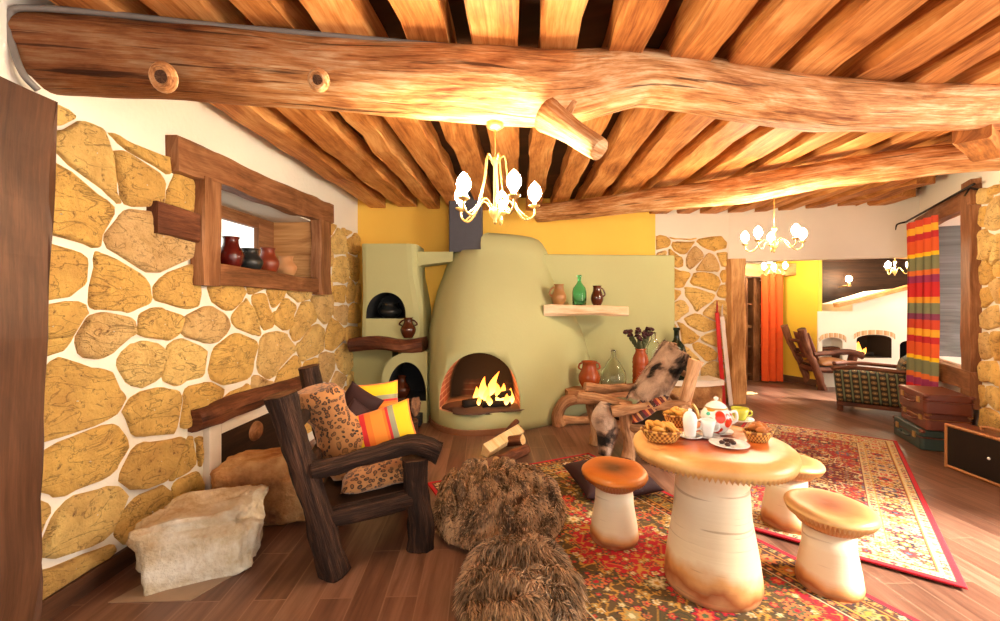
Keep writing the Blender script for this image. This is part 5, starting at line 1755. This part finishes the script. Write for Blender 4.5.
# ------------------------------------------------------------------ chandeliers and lamps
def add_point(loc, e, col=(1.0, .74, .42), r=.03):
    l = bpy.data.lights.new('fire_light', 'POINT'); l.energy = e; l.color = col; l.shadow_soft_size = r
    o_ = bpy.data.objects.new('fire_light', l); COL.objects.link(o_); o_.location = loc
    return o_


def chandelier(label, c, topz, arms, R_, rot, tall=True, group=None, br=.037):
    """c = (x, y, z of bulbs)"""
    c = V(c)
    t = thing('chandelier', label, 'chandelier', (c.x, c.y, topz), group)
    mb = MB(); mb.lathe([(0, topz), (.045, topz), (.045, topz - .03), (.02, topz - .045), (0, topz - .045)], (c.x, c.y, 0), 20); mb.build('canopy', M['brass'], t)
    zb = c.z - .13
    zt = c.z + .17 if tall else c.z + .06
    mb = MB(); mb.tube([V((c.x, c.y, topz - .04)), V((c.x, c.y, zt))], .004, 6); mb.build('chain', M['brass'], t)
    mb = MB(); mb.lathe([(0, zt + .02), (.02, zt + .01), (.024, zt - .01), (.01, zt - .035), (.009, zb + .07), (.026, zb + .05), (.034, zb + .03), (.024, zb), (.008, zb - .02), (.012, zb - .03), (0, zb - .045)], (c.x, c.y, 0), 16); mb.build('column', M['brass'], t)
    for i in range(arms):
        a = rot + 2 * PI * i / arms
        d = V((math.cos(a), math.sin(a), 0)); b = V((c.x, c.y, 0))
        tip = b + d * R_ + V((0, 0, c.z - .07))
        mb = MB(); mb.tube([b + d * .02 + V((0, 0, zb + .04)), b + d * .35 * R_ + V((0, 0, zb + .085)), b + d * .72 * R_ + V((0, 0, zb - .01)), b + d * .98 * R_ + V((0, 0, zb + .01)), tip], .006, 8, 26)
        if tall:
            mb.tube([b + d * .015 + V((0, 0, zt - .01)), b + d * .10 * R_ + d * .03 + V((0, 0, zt + .02)), b + d * .32 * R_ + V((0, 0, zt - .10)), b + d * .55 * R_ + V((0, 0, zb + .05)), b + d * .9 * R_ + V((0, 0, zb - .01))], .0045, 6, 22)
        arm = mb.build('arm', M['brass'], t)
        mb = MB(); mb.lathe([(0, -.015), (.012, -.012), (.03, .0), (.032, .006), (.012, .008), (.011, .03), (0, .03)], tip, 14); mb.build('candle_cup', M['brass'], arm)
        mb = MB(); mb.lathe([(0, .028), (br * .45, .03), (br * .85, .03 + br * .6), (br, .03 + br * 1.2), (br * .8, .03 + br * 1.9), (br * .35, .03 + br * 2.5), (0, .03 + br * 2.8)], tip, 16)
        bl = mb.build('bulb', M['bulb'], arm); bl.visible_shadow = True
        yield tip + V((0, 0, .03 + br * 1.3))


bpos = list(chandelier('brass chandelier with five lit bulbs hanging from the big log beam', (-.026, 2.34, 2.045), 2.42, 5, .215, math.radians(8)))
bpos = list(chandelier('brass chandelier with five lit bulbs hanging from the thinner beam', (2.61, 4.19, 2.10), 2.50, 5, .25, math.radians(-80), False))
bpos = list(chandelier('small three bulb chandelier in the far room above the orange curtain', (4.55, 7.3, 2.05), 2.76, 3, .17, math.radians(-60), False))
bpos = list(chandelier('chandelier in the far room next to the plaid curtain', (6.55, 7.3, 2.07), 2.76, 3, .17, math.radians(200), False))
wl = thing('wall_lamp', 'single lit lamp on the dark panelling of the far room', 'lamp', (6.62, 8.4, 1.85))
mb = MB(); mb.lathe([(0, -.10), (.04, -.09), (.02, -.03), (.012, 0), (0, 0)], (6.62, 8.35, 1.85), 14); mb.tube([(6.62, 8.35, 1.78), (6.62, 8.6, 1.75)], .012, 8); mb.build('bracket', M['brass'], wl)
mb = MB(); mb.blob((6.62, 8.35, 1.90), (.05, .05, .055), 1, 0, 14, 10); mb.build('bulb', M['bulb'], wl)
add_point((-.08, 5.22, .50), 14, (1, .42, .12), .1)          # glow of the hearth fire
add_point((6.3, 7.62, .75), 3, (1, .42, .12), .08)  # point lamp standing in for the far fire's glow

# ------------------------------------------------------------------ daylight
w = bpy.data.worlds.new('World'); scene.world = w; w.use_nodes = True
bg = w.node_tree.nodes['Background']; bg.inputs[0].default_value = (1.0, .93, .82, 1); bg.inputs[1].default_value = 1.5

al = bpy.data.lights.new('window_daylight', 'AREA'); al.shape = 'RECTANGLE'; al.size = 2.4; al.size_y = 1.6; al.energy = 170; al.color = (1.0, .95, .86)
ao = bpy.data.objects.new('window_daylight', al); COL.objects.link(ao); ao.location = (4.9, 1.08, 1.65); ao.rotation_euler = (0, math.radians(78), 0)

sl = bpy.data.lights.new('sun', 'SUN'); sl.energy = 26.0; sl.angle = math.radians(24); sl.color = (1.0, .95, .87)
so_ = bpy.data.objects.new('sun', sl); COL.objects.link(so_)
so_.rotation_euler = V((-.74, .34, -.60)).to_track_quat('-Z', 'Y').to_euler()

cam = bpy.data.cameras.new('Camera'); co_ = bpy.data.objects.new('Camera', cam); COL.objects.link(co_)
co_.location = (0, 0, CH); co_.rotation_euler = (PI / 2, 0, 0)
cam.sensor_width = 36; cam.lens = 36 * K / 1000; cam.shift_y = -(310.5 - HY) / 1000
cam.clip_start = .05
scene.camera = co_
vs = scene.view_settings
vs.view_transform = 'Standard'; vs.look = 'None'; vs.exposure = 0.45; vs.gamma = 1.0; vs.use_curve_mapping = False
